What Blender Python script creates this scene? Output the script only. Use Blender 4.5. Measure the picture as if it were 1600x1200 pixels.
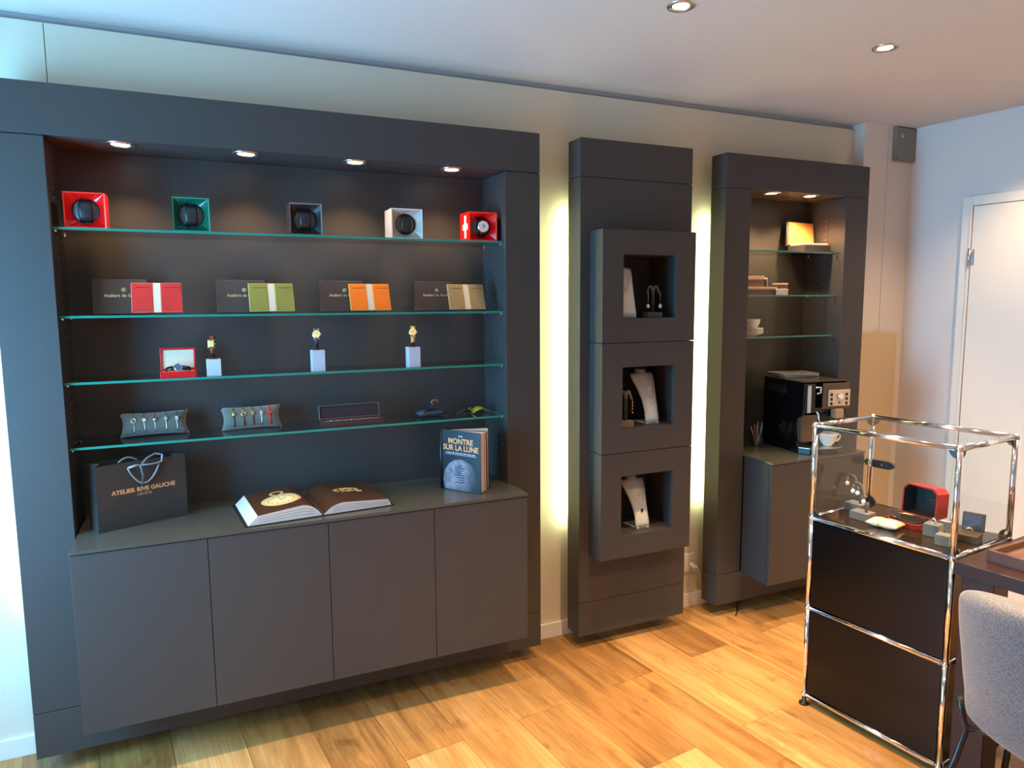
import bpy, bmesh, math, random
from mathutils import Vector, Matrix
random.seed(4)
R = math.radians
PI = math.pi
sc = bpy.context.scene
for o in list(bpy.data.objects): bpy.data.objects.remove(o)
COL = sc.collection

# ------------------------------------------------------------------ camera
cam_d = bpy.data.cameras.new('camera'); cam = bpy.data.objects.new('camera', cam_d); COL.objects.link(cam)
cam_d.sensor_width = 36.0; cam_d.lens = 1096.28 * 36.0 / 1600.0; cam_d.clip_start = .02
yw, pt, rl = R(-24.19), R(-6.5292), R(-.4021)
fwd = Vector((-math.sin(yw) * math.cos(pt), math.cos(yw) * math.cos(pt), math.sin(pt)))
rgt = Vector((math.cos(yw), math.sin(yw), 0)); up = rgt.cross(fwd)
r2 = rgt * math.cos(rl) + up * math.sin(rl); u2 = -rgt * math.sin(rl) + up * math.cos(rl)
m4 = Matrix.Identity(4)
for i in range(3):
    m4[i][0] = r2[i]; m4[i][1] = u2[i]; m4[i][2] = -fwd[i]
m4[0][3], m4[1][3], m4[2][3] = -1.3024, -2.7108, 1.5443
cam.matrix_world = m4
sc.camera = cam

# ------------------------------------------------------------------ world, exposure, daylight
vs = sc.view_settings
vs.view_transform = 'Standard'; vs.look = 'None'; vs.gamma = 1.0; vs.use_curve_mapping = False
vs.exposure = 0.12
w = bpy.data.worlds.new('world'); sc.world = w; w.use_nodes = True
w.node_tree.nodes['Background'].inputs[0].default_value = (.55, .75, 1, 1)
w.node_tree.nodes['Background'].inputs[1].default_value = 1.0

def light(name, kind, loc, rot, energy, color, parent=None, **kw):
    d = bpy.data.lights.new(name, kind); d.energy = energy; d.color = color
    for k, v in kw.items(): setattr(d, k, v)
    o = bpy.data.objects.new(name, d); COL.objects.link(o)
    o.location = loc; o.rotation_euler = rot
    if parent: o.parent = parent
    return o
WARM = (1.0, .64, .33)
DAY = (.17, .57, 1.0)
# daylight through the window of the left wall
WX = -2.45      # left wall
light('window_daylight', 'AREA', (WX - .12, -.83, 1.22), (0, R(-90), 0), 138, DAY, shape='RECTANGLE', size=1.5, size_y=1.0)
E_CEIL, E_CEIL_L, E_NICHE, E_COFFEE, E_LED = 205, 100, 12, 27, 5.0

# ------------------------------------------------------------------ materials
def srgb(r, g, b):
    f = lambda c: (c / 255 / 12.92) if c / 255 <= .04045 else ((c / 255 + .055) / 1.055) ** 2.4
    return (f(r), f(g), f(b), 1)
MATS = {}
def mat(name, col, rough=.5, metal=0.0, spec=.5, emis=None, es=0, noise=None, bump=None, trans=0, sheen=0):
    if name in MATS: return MATS[name]
    m = bpy.data.materials.new(name); m.use_nodes = True
    nt = m.node_tree; b = nt.nodes['Principled BSDF']
    b.inputs['Base Color'].default_value = col
    b.inputs['Roughness'].default_value = rough
    b.inputs['Metallic'].default_value = metal
    b.inputs['Specular IOR Level'].default_value = spec
    b.inputs['Transmission Weight'].default_value = trans
    if sheen: b.inputs['Sheen Weight'].default_value = sheen
    if emis:
        b.inputs['Emission Color'].default_value = emis; b.inputs['Emission Strength'].default_value = es
    tc = nt.nodes.new('ShaderNodeTexCoord')
    if noise:      # (scale, amount)
        n = nt.nodes.new('ShaderNodeTexNoise'); n.inputs['Scale'].default_value = noise[0]; n.inputs['Detail'].default_value = 5
        nt.links.new(tc.outputs['Object'], n.inputs['Vector'])
        mx = nt.nodes.new('ShaderNodeMix'); mx.data_type = 'RGBA'
        mx.inputs[6].default_value = [c * (1 - noise[1]) for c in col[:3]] + [1]
        mx.inputs[7].default_value = [min(1, c * (1 + noise[1])) for c in col[:3]] + [1]
        nt.links.new(n.outputs[0], mx.inputs[0]); nt.links.new(mx.outputs[2], b.inputs['Base Color'])
    if bump:       # (scale, strength, distance)
        n = nt.nodes.new('ShaderNodeTexNoise'); n.inputs['Scale'].default_value = bump[0]; n.inputs['Detail'].default_value = 3
        nt.links.new(tc.outputs['Object'], n.inputs['Vector'])
        bp = nt.nodes.new('ShaderNodeBump'); bp.inputs['Strength'].default_value = bump[1]; bp.inputs['Distance'].default_value = bump[2]
        nt.links.new(n.outputs[0], bp.inputs['Height']); nt.links.new(bp.outputs[0], b.inputs['Normal'])
    MATS[name] = m
    return m

def glass_mat(name, tint, gloss=1.0, ior=1.5):
    m = bpy.data.materials.new(name); m.use_nodes = True; nt = m.node_tree
    for n in list(nt.nodes): nt.nodes.remove(n)
    out = nt.nodes.new('ShaderNodeOutputMaterial'); mx = nt.nodes.new('ShaderNodeMixShader')
    tr = nt.nodes.new('ShaderNodeBsdfTransparent'); tr.inputs[0].default_value = tint
    gl = nt.nodes.new('ShaderNodeBsdfGlossy'); gl.inputs['Roughness'].default_value = .015
    fr = nt.nodes.new('ShaderNodeFresnel'); fr.inputs['IOR'].default_value = ior
    ml = nt.nodes.new('ShaderNodeMath'); ml.operation = 'MULTIPLY'; ml.inputs[1].default_value = gloss
    geo = nt.nodes.new('ShaderNodeNewGeometry'); bf = nt.nodes.new('ShaderNodeMath'); bf.operation = 'SUBTRACT'; bf.inputs[0].default_value = 1.0
    nt.links.new(geo.outputs['Backfacing'], bf.inputs[1]); m3 = nt.nodes.new('ShaderNodeMath'); m3.operation = 'MULTIPLY'
    nt.links.new(fr.outputs[0], ml.inputs[0]); nt.links.new(ml.outputs[0], m3.inputs[0]); nt.links.new(bf.outputs[0], m3.inputs[1]); nt.links.new(m3.outputs[0], mx.inputs[0])
    nt.links.new(tr.outputs[0], mx.inputs[1]); nt.links.new(gl.outputs[0], mx.inputs[2])
    nt.links.new(mx.outputs[0], out.inputs[0])
    MATS[name] = m
    return m

def floor_mat():
    m = bpy.data.materials.new('oak_laminate'); m.use_nodes = True; nt = m.node_tree; N = nt.nodes; L = nt.links
    b = N['Principled BSDF']
    geo = N.new('ShaderNodeNewGeometry'); mp = N.new('ShaderNodeMapping'); mp.vector_type = 'POINT'
    mp.inputs['Rotation'].default_value = (0, 0, R(83.3)); L.new(geo.outputs['Position'], mp.inputs[0])
    mp2 = N.new('ShaderNodeMapping'); mp2.inputs['Location'].default_value = (.35, -.109 + .2236 * 20, 0); L.new(mp.outputs[0], mp2.inputs[0])
    br = N.new('ShaderNodeTexBrick'); br.inputs['Scale'].default_value = 1
    br.inputs['Brick Width'].default_value = 1.25; br.inputs['Row Height'].default_value = .2236
    br.inputs['Mortar Size'].default_value = .0009; br.inputs['Mortar Smooth'].default_value = .2
    br.offset = .37; br.offset_frequency = 2
    br.inputs['Color1'].default_value = (0, 0, 0, 1); br.inputs['Color2'].default_value = (1, 1, 1, 1); br.inputs['Mortar'].default_value = (.3, .3, .3, 1)
    L.new(mp2.outputs[0], br.inputs['Vector'])
    # offset the grain per board
    sep = N.new('ShaderNodeSeparateXYZ'); L.new(mp2.outputs[0], sep.inputs[0])
    bw = N.new('ShaderNodeRGBToBW'); L.new(br.outputs['Color'], bw.inputs[0])
    ad = N.new('ShaderNodeMath'); ad.operation = 'MULTIPLY_ADD'; L.new(bw.outputs[0], ad.inputs[0]); ad.inputs[1].default_value = 17.3
    L.new(sep.outputs[0], ad.inputs[2])
    cb = N.new('ShaderNodeCombineXYZ'); L.new(ad.outputs[0], cb.inputs[0]); L.new(sep.outputs[1], cb.inputs[1]); L.new(bw.outputs[0], cb.inputs[2])
    def noise(sx, sy, scale, det, dist=0.0, rough=.6):
        q = N.new('ShaderNodeMapping'); q.inputs['Scale'].default_value = (sx, sy, 7); L.new(cb.outputs[0], q.inputs[0])
        n = N.new('ShaderNodeTexNoise'); n.inputs['Scale'].default_value = scale; n.inputs['Detail'].default_value = det
        n.inputs['Distortion'].default_value = dist; n.inputs['Roughness'].default_value = rough
        L.new(q.outputs[0], n.inputs['Vector']); return n
    n1 = noise(.8, 7, 2.2, 4, .6)
    n2 = noise(1.2, 26, 3.0, 6, 1.2)
    n3 = noise(2.0, 4.0, 3.0, 3, .5)
    rp = N.new('ShaderNodeValToRGB'); e = rp.color_ramp.elements
    e[0].position = .28; e[0].color = srgb(112, 74, 38); e[1].position = .72; e[1].color = srgb(204, 160, 100)
    k = e.new(.5); k.color = srgb(168, 122, 66)
    s1 = N.new('ShaderNodeMath'); s1.operation = 'MULTIPLY_ADD'; L.new(bw.outputs[0], s1.inputs[0]); s1.inputs[1].default_value = .26; 
    s2 = N.new('ShaderNodeMath'); s2.operation = 'MULTIPLY_ADD'; L.new(n1.outputs[0], s2.inputs[0]); s2.inputs[1].default_value = .55; s2.inputs[2].default_value = .12
    L.new(s2.outputs[0], s1.inputs[2]); L.new(s1.outputs[0], rp.inputs[0])
    r2_ = N.new('ShaderNodeValToRGB'); e = r2_.color_ramp.elements
    e[0].position = .35; e[0].color = (.62, .55, .48, 1); e[1].position = .6; e[1].color = (1, 1, 1, 1)
    L.new(n2.outputs[0], r2_.inputs[0])
    mu = N.new('ShaderNodeMix'); mu.data_type = 'RGBA'; mu.blend_type = 'MULTIPLY'; mu.inputs[0].default_value = .55
    L.new(rp.outputs[0], mu.inputs[6]); L.new(r2_.outputs[0], mu.inputs[7])
    r3 = N.new('ShaderNodeValToRGB'); e = r3.color_ramp.elements
    e[0].position = .30; e[0].color = (.45, .35, .27, 1); e[1].position = .42; e[1].color = (1, 1, 1, 1); L.new(n3.outputs[0], r3.inputs[0])
    mu2 = N.new('ShaderNodeMix'); mu2.data_type = 'RGBA'; mu2.blend_type = 'MULTIPLY'; mu2.inputs[0].default_value = .5
    L.new(mu.outputs[2], mu2.inputs[6]); L.new(r3.outputs[0], mu2.inputs[7])
    # joints
    mj = N.new('ShaderNodeMix'); mj.data_type = 'RGBA'; L.new(br.outputs['Fac'], mj.inputs[0]); L.new(mu2.outputs[2], mj.inputs[6])
    mj.inputs[7].default_value = srgb(84, 50, 22)
    L.new(mj.outputs[2], b.inputs['Base Color'])
    b.inputs['Roughness'].default_value = .34; b.inputs['Specular IOR Level'].default_value = .45
    bp = N.new('ShaderNodeBump'); bp.inputs['Strength'].default_value = .12; bp.inputs['Distance'].default_value = .002
    L.new(n2.outputs[0], bp.inputs['Height']); L.new(bp.outputs[0], b.inputs['Normal'])
    return m

M_FLOOR = floor_mat()
M_ANTH = mat('anthracite_laminate', srgb(60, 56, 54), .45, spec=.32, noise=(9, .05), bump=(260, .03, .0006))
M_TOP = mat('slate_worktop', srgb(66, 66, 59), .22, spec=.5, noise=(6, .22))
M_WALL = mat('cream_wall_panel', srgb(206, 197, 176), .6, noise=(3, .015))
M_WHITE = mat('white_paint', srgb(214, 206, 198), .7, noise=(4, .015))
M_CEIL = mat('ceiling_paint', srgb(204, 197, 188), .75, noise=(2, .02))
M_DOOR = mat('door_paint', srgb(228, 220, 205), .45, noise=(2, .01))
M_TRIMG = mat('grey_profile', srgb(160, 162, 168), .45)
M_BASE = mat('baseboard_paint', srgb(216, 212, 206), .5)
M_CHROME = mat('chrome', (.86, .86, .88, 1), .09, 1.0)
M_STEEL = mat('brushed_steel', (.6, .58, .55, 1), .3, 1.0)
M_BLACK = mat('black_plastic', srgb(18, 18, 20), .35)
M_GLOSSB = mat('gloss_black', srgb(9, 9, 10), .12)
M_USM = mat('dark_brown_enamel', srgb(10, 6, 4), .2, spec=.3)
M_GLASS = glass_mat('clear_glass', (.985, .995, .99, 1))
M_SHELF = glass_mat('shelf_glass', (.93, .97, .955, 1), 1.3)
M_EDGE = mat('glass_edge_green', srgb(30, 140, 118), .12, spec=.8, trans=.35)
M_GOLD = mat('gold', (.83, .58, .24, 1), .22, 1.0)
M_SILVER = mat('silver', (.82, .82, .84, 1), .18, 1.0)
M_WOOD = mat('dark_walnut', srgb(40, 23, 17), .36, spec=.3, noise=(7, .3))
M_GLOW = mat('lamp_glow', (1, .9, .75, 1), .5, emis=(1, .80, .55, 1), es=14)
M_LED = mat('led_strip_glow', (1, 1, .8, 1), .5, emis=(.93, 1, .62, 1), es=9)
M_CREAM = mat('cream_velvet', srgb(206, 184, 156), .8)
M_GREYV = mat('grey_velvet', srgb(88, 86, 78), .9, noise=(90, .12), sheen=.3)
M_TAUPE = mat('taupe_suede', srgb(88, 84, 77), .85, noise=(60, .08), sheen=.3)
M_BUST = mat('linen_grey', srgb(205, 208, 206), .85, noise=(120, .06))
M_PAPER = mat('book_paper', srgb(186, 174, 164), .8)
M_PEARL = mat('pearl', srgb(236, 226, 214), .2, spec=.7)

# ------------------------------------------------------------------ mesh helpers
def V(*a): return Vector(a)
def NB(): return bmesh.new()
def box(bm, lo, hi, mi=0, M=None):
    x0, y0, z0 = lo; x1, y1, z1 = hi
    vs_ = [bm.verts.new(p) for p in ((x0,y0,z0),(x1,y0,z0),(x1,y1,z0),(x0,y1,z0),(x0,y0,z1),(x1,y0,z1),(x1,y1,z1),(x0,y1,z1))]
    fs = [bm.faces.new([vs_[i] for i in f]) for f in ((0,3,2,1),(4,5,6,7),(0,1,5,4),(1,2,6,5),(2,3,7,6),(3,0,4,7))]
    for f in fs: f.material_index = mi
    if M is not None:
        for v in vs_: v.co = M @ v.co
    return fs
def cyl(bm, p0, p1, r0, r1=None, n=20, caps=True, mi=0):
    p0 = Vector(p0); p1 = Vector(p1); r1 = r0 if r1 is None else r1
    d = (p1 - p0).normalized(); a = d.orthogonal().normalized(); b = d.cross(a)
    A = []; B = []
    for i in range(n):
        t = 2 * PI * i / n; q = a * math.cos(t) + b * math.sin(t)
        A.append(bm.verts.new(p0 + q * r0)); B.append(bm.verts.new(p1 + q * r1))
    for i in range(n):
        f = bm.faces.new([A[i], A[(i+1)%n], B[(i+1)%n], B[i]]); f.smooth = True; f.material_index = mi
    if caps:
        f = bm.faces.new(A[::-1]); f.material_index = mi
        f = bm.faces.new(B); f.material_index = mi
def tube(bm, pts, r, n=8, closed=False, flat=None, mi=0):
    """swept tube; flat = (wide, thin) makes a ribbon"""
    P = [Vector(p) for p in pts]; rings = []; m = len(P); prev = None
    for i, p in enumerate(P):
        if closed: d = P[(i+1)%m] - P[i-1]
        else: d = P[min(i+1, m-1)] - P[max(i-1, 0)]
        d.normalize()
        a = d.orthogonal().normalized() if prev is None else (prev - d * prev.dot(d)).normalized()
        prev = a; b = d.cross(a); ring = []
        for k in range(n):
            t = 2 * PI * k / n
            ra, rb = (flat if flat else (r, r))
            ring.append(bm.verts.new(p + a * math.cos(t) * ra + b * math.sin(t) * rb))
        rings.append(ring)
    for i in range(m if closed else m - 1):
        A = rings[i]; B = rings[(i+1)%m]
        for k in range(n):
            f = bm.faces.new([A[k], A[(k+1)%n], B[(k+1)%n], B[k]]); f.smooth = True; f.material_index = mi
    if not closed:
        bm.faces.new(rings[0][::-1]).material_index = mi; bm.faces.new(rings[-1]).material_index = mi
def lathe(bm, prof, n=28, c=(0,0,0), mi=0, axis='z'):
    """prof: list of (r, h)"""
    c = Vector(c); rings = []
    for r, h in prof:
        ring = []
        for k in range(n):
            t = 2 * PI * k / n; r_ = max(r, 1e-5)
            p = V(r_*math.cos(t), r_*math.sin(t), h)
            if axis == 'y': p = V(p.x, -p.z, p.y)   # h -> -y (towards the viewer)
            ring.append(bm.verts.new(c + p))
        rings.append(ring)
    for A, B in zip(rings, rings[1:]):
        for k in range(n):
            f = bm.faces.new([A[k], A[(k+1)%n], B[(k+1)%n], B[k]]); f.smooth = True; f.material_index = mi
    return rings
def sphere(bm, c, r, n=16, sz=1.0):
    res = bmesh.ops.create_uvsphere(bm, u_segments=n, v_segments=max(8, n//2+2), radius=r)
    for v in res['verts']: v.co = Vector(c) + V(v.co.x, v.co.y, v.co.z * sz)
    for f in bm.faces: f.smooth = True
def grid(bm, fn, nu, nv, mi=0, smooth=True):
    G = [[bm.verts.new(fn(i/nu, j/nv)) for j in range(nv+1)] for i in range(nu+1)]
    for i in range(nu):
        for j in range(nv):
            f = bm.faces.new([G[i][j], G[i+1][j], G[i+1][j+1], G[i][j+1]]); f.smooth = smooth; f.material_index = mi
    return G
def poly(bm, pts, depth=None, mi=0):
    """planar polygon, optional extrusion by vector"""
    A = [bm.verts.new(p) for p in pts]
    bm.faces.new(A).material_index = mi
    if depth is not None:
        B = [bm.verts.new(Vector(p) + Vector(depth)) for p in pts]; n = len(pts)
        bm.faces.new(B[::-1]).material_index = mi
        for i in range(n): bm.faces.new([A[i], B[i], B[(i+1)%n], A[(i+1)%n]]).material_index = mi

def obj(name, bm, m, parent=None, bevel=0, M=None, loc=None, solid=0):
    if M is not None: bmesh.ops.transform(bm, matrix=M, verts=bm.verts)
    bmesh.ops.recalc_face_normals(bm, faces=bm.faces)
    me = bpy.data.meshes.new(name); bm.to_mesh(me); bm.free()
    for x in (m if isinstance(m, (list, tuple)) else [m]): me.materials.append(x)
    o = bpy.data.objects.new(name, me); COL.objects.link(o)
    if parent: o.parent = parent
    if loc is not None: o.location = loc
    if solid:
        s = o.modifiers.new('solid', 'SOLIDIFY'); s.thickness = solid; s.offset = 0
    if bevel:
        b = o.modifiers.new('bevel', 'BEVEL'); b.width = bevel; b.segments = 2; b.limit_method = 'ANGLE'; b.angle_limit = R(40)
        b.harden_normals = False
    return o
def bobj(name, lo, hi, m, parent=None, bevel=.0008, M=None):
    b = NB(); box(b, lo, hi); return obj(name, b, m, parent, bevel, M)
def tag(o, label, cat, group=None, kind=None):
    o['label'] = label; o['category'] = cat
    if group: o['group'] = group
    if kind: o['kind'] = kind
    return o
def thing(name, label, cat, loc=(0,0,0), rz=0, group=None):
    o = bpy.data.objects.new(name, None); COL.objects.link(o); o.empty_display_size = .05
    o.location = loc; o.rotation_euler = (0, 0, rz)
    return tag(o, label, cat, group)
def struct(name, bm, m, bevel=0, label=None):
    o = obj(name, bm, m, None, bevel); o['kind'] = 'structure'; o['label'] = label or name.replace('_', ' ')
    return o
def kids(o): return [c for c in bpy.data.objects if c.parent == o]
def dup(o, loc=None, rz=None, label=None, parent=None):
    c = o.copy(); COL.objects.link(c)
    if parent: c.parent = parent
    if loc is not None: c.location = loc
    if rz is not None: c.rotation_euler = (0, 0, rz)
    if label: c['label'] = label
    for k in kids(o): dup(k, parent=c)
    return c
def text(name, s, size, m, parent, loc, rot=(0,0,0), align='CENTER', ext=.0002, off=0, sx=1.0, space=1.0):
    cu = bpy.data.curves.new('tmp', 'FONT'); cu.body = s; cu.size = size; cu.align_x = align; cu.extrude = ext; cu.offset = off
    cu.space_character = space; cu.space_line = .95; cu.resolution_u = 3
    t = bpy.data.objects.new('tmp', cu); COL.objects.link(t)
    dg = bpy.context.evaluated_depsgraph_get(); me = bpy.data.meshes.new_from_object(t.evaluated_get(dg))
    bpy.data.objects.remove(t); bpy.data.curves.remove(cu)
    for v in me.vertices: v.co.x *= sx
    me.materials.clear(); me.materials.append(m); me.name = name
    o = bpy.data.objects.new(name, me); COL.objects.link(o); o.parent = parent; o.location = loc; o.rotation_euler = rot
    return o
UPR = (R(90), 0, 0)     # text standing up, read from -y

# ------------------------------------------------------------------ key dimensions
YW = .0676; H = 2.478
T, ZU, ZL, G0 = 2.2238, 2.069, .2192, .0628
AX0, AX1, AL, AR = -1.8537, 0.0, -1.6967, -.1534
YN = .139
B1, B2, BX1, BX2, YB, YBX = .1838, .7571, .2323, .7037, -.1092, -.2102
C1, C2, CL, CR, YC = .9497, 1.8759, 1.098, 1.7187, -.1091
ZT = .8022; YCAB = -.272
SH = (1.7943, 1.5153, 1.3004, 1.0868)
RA = R(-83.3); RD = V(math.cos(RA), math.sin(RA), 0); RN = V(-math.sin(RA), math.cos(RA), 0)   # room axes (rotated 6.7 deg against the wall units)

# ------------------------------------------------------------------ room shell
bm = NB(); box(bm, (WX - .1, -4.3, -.06), (3.2, .35, 0)); struct('floor', bm, M_FLOOR, label='golden oak laminate plank floor')
bm = NB(); box(bm, (WX - .1, -4.4, H), (3.3, .35, H + .08)); struct('ceiling', bm, M_CEIL, label='smooth off-white ceiling')
bm = NB()
xs = [(-3.1, -1.699), (-1.696, AL - .025), (AR + .025, CL - .025), (CR + .025, 1.996)]
TOPP = 2.452
box(bm, (WX + .001, YW, 0), (AL - .026, YW + .05, TOPP))
box(bm, (AL - .026, YW, 2.10), (-1.699, YW + .05, TOPP)); box(bm, (-1.6965, YW, 2.10), (AR + .026, YW + .05, TOPP)); box(bm, (AL - .026, YW, 0), (AR + .026, YW + .05, .17))
box(bm, (AR + .026, YW, 0), (CL - .026, YW + .05, TOPP))
box(bm, (CL - .026, YW, 2.10), (CR + .026, YW + .05, TOPP)); box(bm, (CL - .026, YW, 0), (CR + .026, YW + .05, .17))
box(bm, (CR + .026, YW, 0), (1.995, YW + .05, TOPP))
struct('wall_back', bm, M_WALL, label='cream panelled wall behind the three display units')
bm = NB(); box(bm, (WX - .1, .2, 0), (2.5, .3, H)); struct('wall_rear', bm, M_TRIMG)
bm = NB(); box(bm, (WX + .001, YW + .018, TOPP - .03), (1.966, YW + .045, H - .001)); struct('trim_1', bm, M_TRIMG, label='grey metal profile between wall panel and ceiling')
bm = NB(); box(bm, (1.966, .0085, 0), (2.146, .19, H)); struct('trim_2', bm, M_WHITE, label='white pipe casing in the corner, left board')
bm = NB(); box(bm, (2.149, .0085, 0), (2.36, .19, H)); struct('trim_3', bm, M_WHITE, label='white pipe casing in the corner, right board')
P0 = V(2.338, .0085, 0)
def RW(s, n, z): return P0 + RD * s + RN * n + V(0, 0, z)      # along the right wall / out of the room
def rbox(bm, s0, s1, n0, n1, z0, z1, mi=0):
    vs_ = [bm.verts.new(RW(s, n, z)) for z in (z0, z1) for s, n in ((s0, n0), (s1, n0), (s1, n1), (s0, n1))]
    for f in ((0,3,2,1),(4,5,6,7),(0,1,5,4),(1,2,6,5),(2,3,7,6),(3,0,4,7)): bm.faces.new([vs_[i] for i in f]).material_index = mi
bm = NB(); rbox(bm, -.3, 4.6, 0, .1, 0, H); struct('wall_right', bm, M_WHITE, label='white painted wall with the door')
# left wall with the window opening the daylight comes through
bm = NB()
wy0, wy1, wz0, wz1 = -1.40, -.26, .40, 2.05
box(bm, (WX - .1, -4.3, 0), (WX, wy0, H)); box(bm, (WX - .1, wy1, 0), (WX, .2, H)); box(bm, (WX - .1, wy0, 0), (WX, wy1, wz0)); box(bm, (WX - .1, wy0, wz1), (WX, wy1, H))
struct('wall_left', bm, M_WHITE)
bm = NB()
for a, b in ((wy0, wy0 + .05), (wy1 - .05, wy1)): box(bm, (WX - .08, a, wz0), (WX - .02, b, wz1))
for a, b in ((wz0, wz0 + .05), (wz1 - .05, wz1)): box(bm, (WX - .08, wy0 + .05, a), (WX - .02, wy1 - .05, b))
struct('window_1', bm, M_BASE)
bm = NB(); box(bm, (WX - .1, -4.4, 0), (3.2, -4.3, H)); struct('wall_front', bm, M_WHITE)
# baseboards
bm = NB(); box(bm, (WX + .001, YW - .014, 0), (1.966, YW, .068)); struct('baseboard_back', bm, M_BASE, .001, label='white baseboard along the wall behind the units')
bm = NB(); rbox(bm, .02, .29, -.014, 0, 0, .068); rbox(bm, 1.32, 4.4, -.014, 0, 0, .068); struct('baseboard_right', bm, M_BASE, .001)
# door in the right wall
dr = bpy.data.objects.new('door_1', None); COL.objects.link(dr); dr['kind'] = 'structure'; dr['label'] = 'closed cream flush door in the right wall'
bm = NB()
prof = [(.294, .345)]
rbox(bm, .294, .345, -.022, 0, 0, 2.075); rbox(bm, 1.255, 1.306, -.022, 0, 0, 2.075); rbox(bm, .345, 1.255, -.022, 0, 2.026, 2.075)
rbox(bm, .333, .345, -.028, -.022, 0, 2.032); 
obj('door_frame', bm, M_DOOR, dr, .002)
bm = NB(); rbox(bm, .349, 1.251, -.024, -.001, .008, 2.022); obj('door_leaf', bm, M_DOOR, dr, .002)
for z in (1.765, .35):
    bm = NB(); cyl(bm, RW(.345, -.032, z - .045), RW(.345, -.032, z + .045), .0075, n=12); rbox(bm, .352, .366, -.026, -.023, z - .04, z + .04)
    obj('door_hinge', bm, M_STEEL, dr)
# junction cover high in the corner
t = thing('junction_cover', 'grey square metal cover plate high on the corner casing by the ceiling', 'cover plate', (2.26, .0085, 2.385))
bobj('cover_plate', (-.078, -.022, -.088), (.078, -.0005, .088), mat('cover_grey', srgb(128, 122, 108), .5), t, .003)
for x, z in ((-.066, -.076), (.066, .076)):
    bm = NB(); cyl(bm, (x, -.024, z), (x, -.021, z), .004, n=10); obj('screw', bm, M_BLACK, t)
bm = NB(); poly(bm, [(-.042, -.0225, .035), (-.022, -.0225, .035), (-.034, -.0225, .058)]); obj('warning_mark', bm, M_WHITE, t)
# leaning beige board
o = bobj('board', (1.90, -.032, 0), (2.245, -.012, 1.373), mat('beige_board', srgb(196, 172, 134), .55, noise=(2.5, .03)), None, .0015)
tag(o, 'tall beige board standing upright in the corner behind the coffee unit', 'board')

# ------------------------------------------------------------------ light fittings
def spot_fitting(name, label, loc, r, group, energy, size, blend=.5, color=WARM, tilt=(0, 0), radius=.02):
    t = thing(name, label, 'spotlight', loc, 0, group)
    bm = NB(); lathe(bm, [(r*.72, -.0005), (r*.74, -.004), (r*.95, -.004), (r, -.001), (r, 0)], 32); obj('trim_ring', bm, M_STEEL, t)
    bm = NB(); lathe(bm, [(0, -.0018), (r*.5, -.0018), (r*.60, -.0012)], 28); obj('lens', bm, M_GLOW, t)
    bm = NB(); lathe(bm, [(r*.60, -.0012), (r*.72, -.0005)], 28); obj('reflector', bm, M_CHROME, t)
    light('spot_lamp', 'SPOT', (0, 0, -.012), (tilt[0], tilt[1], 0), energy, color, t, spot_size=size, spot_blend=blend, shadow_soft_size=radius)
    return t
GA = 'spotlights in the soffit of the wide display unit'
for i, (x, lb) in enumerate(((-1.4935, 'leftmost recessed spotlight in the soffit, above the first red watch winder'), (-1.1103, 'second soffit spotlight, between the green and the black watch winder'),
                         (-.7313, 'third soffit spotlight, between the black and the grey watch winder'), (-.3541, 'rightmost recessed spotlight in the soffit, near the winder with a watch'))):
    spot_fitting('recessed_spotlight', lb, (x, -.036, ZU), .047, GA, E_NICHE, R(112), .7)
for x, lb in ((1.2852, 'left recessed spotlight in the soffit of the coffee unit'), (1.5347, 'right recessed spotlight in the soffit of the coffee unit')):
    spot_fitting('recessed_spotlight', lb, (x, -.047, ZU), .045, 'spotlights above the coffee unit', E_COFFEE, R(120), .6)
CE = ((.1541, -.7954, 'left round ceiling spotlight above the middle column', 1), (1.0846, -.7952, 'right round ceiling spotlight near the coffee unit', 1), (-.78, -.795, 'round ceiling spotlight above the wide display unit', 0),
      (-1.71, -.795, 'round ceiling spotlight above the left end of the wide display unit', 0),
      (.1541, -2.1, 'ceiling spotlight further back over the room', 0), (1.45, -2.1, 'ceiling spotlight above the table', 0), (2.03, -.795, 'round ceiling spotlight added out of view in front of the door', 0), (2.1, -1.9, 'unseen ceiling spotlight added at far right to warm the right wall', 0), (-1.2, -2.4, 'ceiling spotlight behind the viewpoint', 0))  # door and far right spotlights are unseen additions that warm the right wall
for x, y, lb, vis in CE:
    spot_fitting('ceiling_spotlight', lb, (x, y, H), .045, 'warm spotlights set in the ceiling', ((62 if y > -1 else 150) if x > 2 else E_CEIL if x > -.5 else E_CEIL_L), R(98 if vis else 112), .8, color=(1.0, .66, .36), radius=.03, tilt=(R(-18) if y > -1 and x < 2 else 0, 0))

# LED strips behind the units: seen only by their glow on the wall
def led(x, lb, z0=.55, z1=1.95, e=None, dx=0):
    t = thing('light_strip', lb, 'light strip', (x, .001, z0), 0, 'light strips behind the units')
    bobj('strip_body', (-.006, .0, 0), (.006, .007, z1 - z0), M_BASE, t, 0)
    light('strip_lamp', 'AREA', (0, .009, (z1 - z0) / 2), (R(90), 0, 0), E_LED, (.90, 1.0, .58), t, shape='RECTANGLE', size=.012, size_y=z1 - z0)

led(AX0 + .035, 'pale green light strip behind the left edge of the wide unit')
led(AX1 - .035, 'pale green light strip behind the right edge of the wide unit')
led(B1 + .03, 'pale green light strip behind the left edge of the middle column')
led(B2 - .03, 'pale green light strip behind the right edge of the middle column')
led(C1 + .03, 'pale green light strip behind the left edge of the coffee unit')

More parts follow.
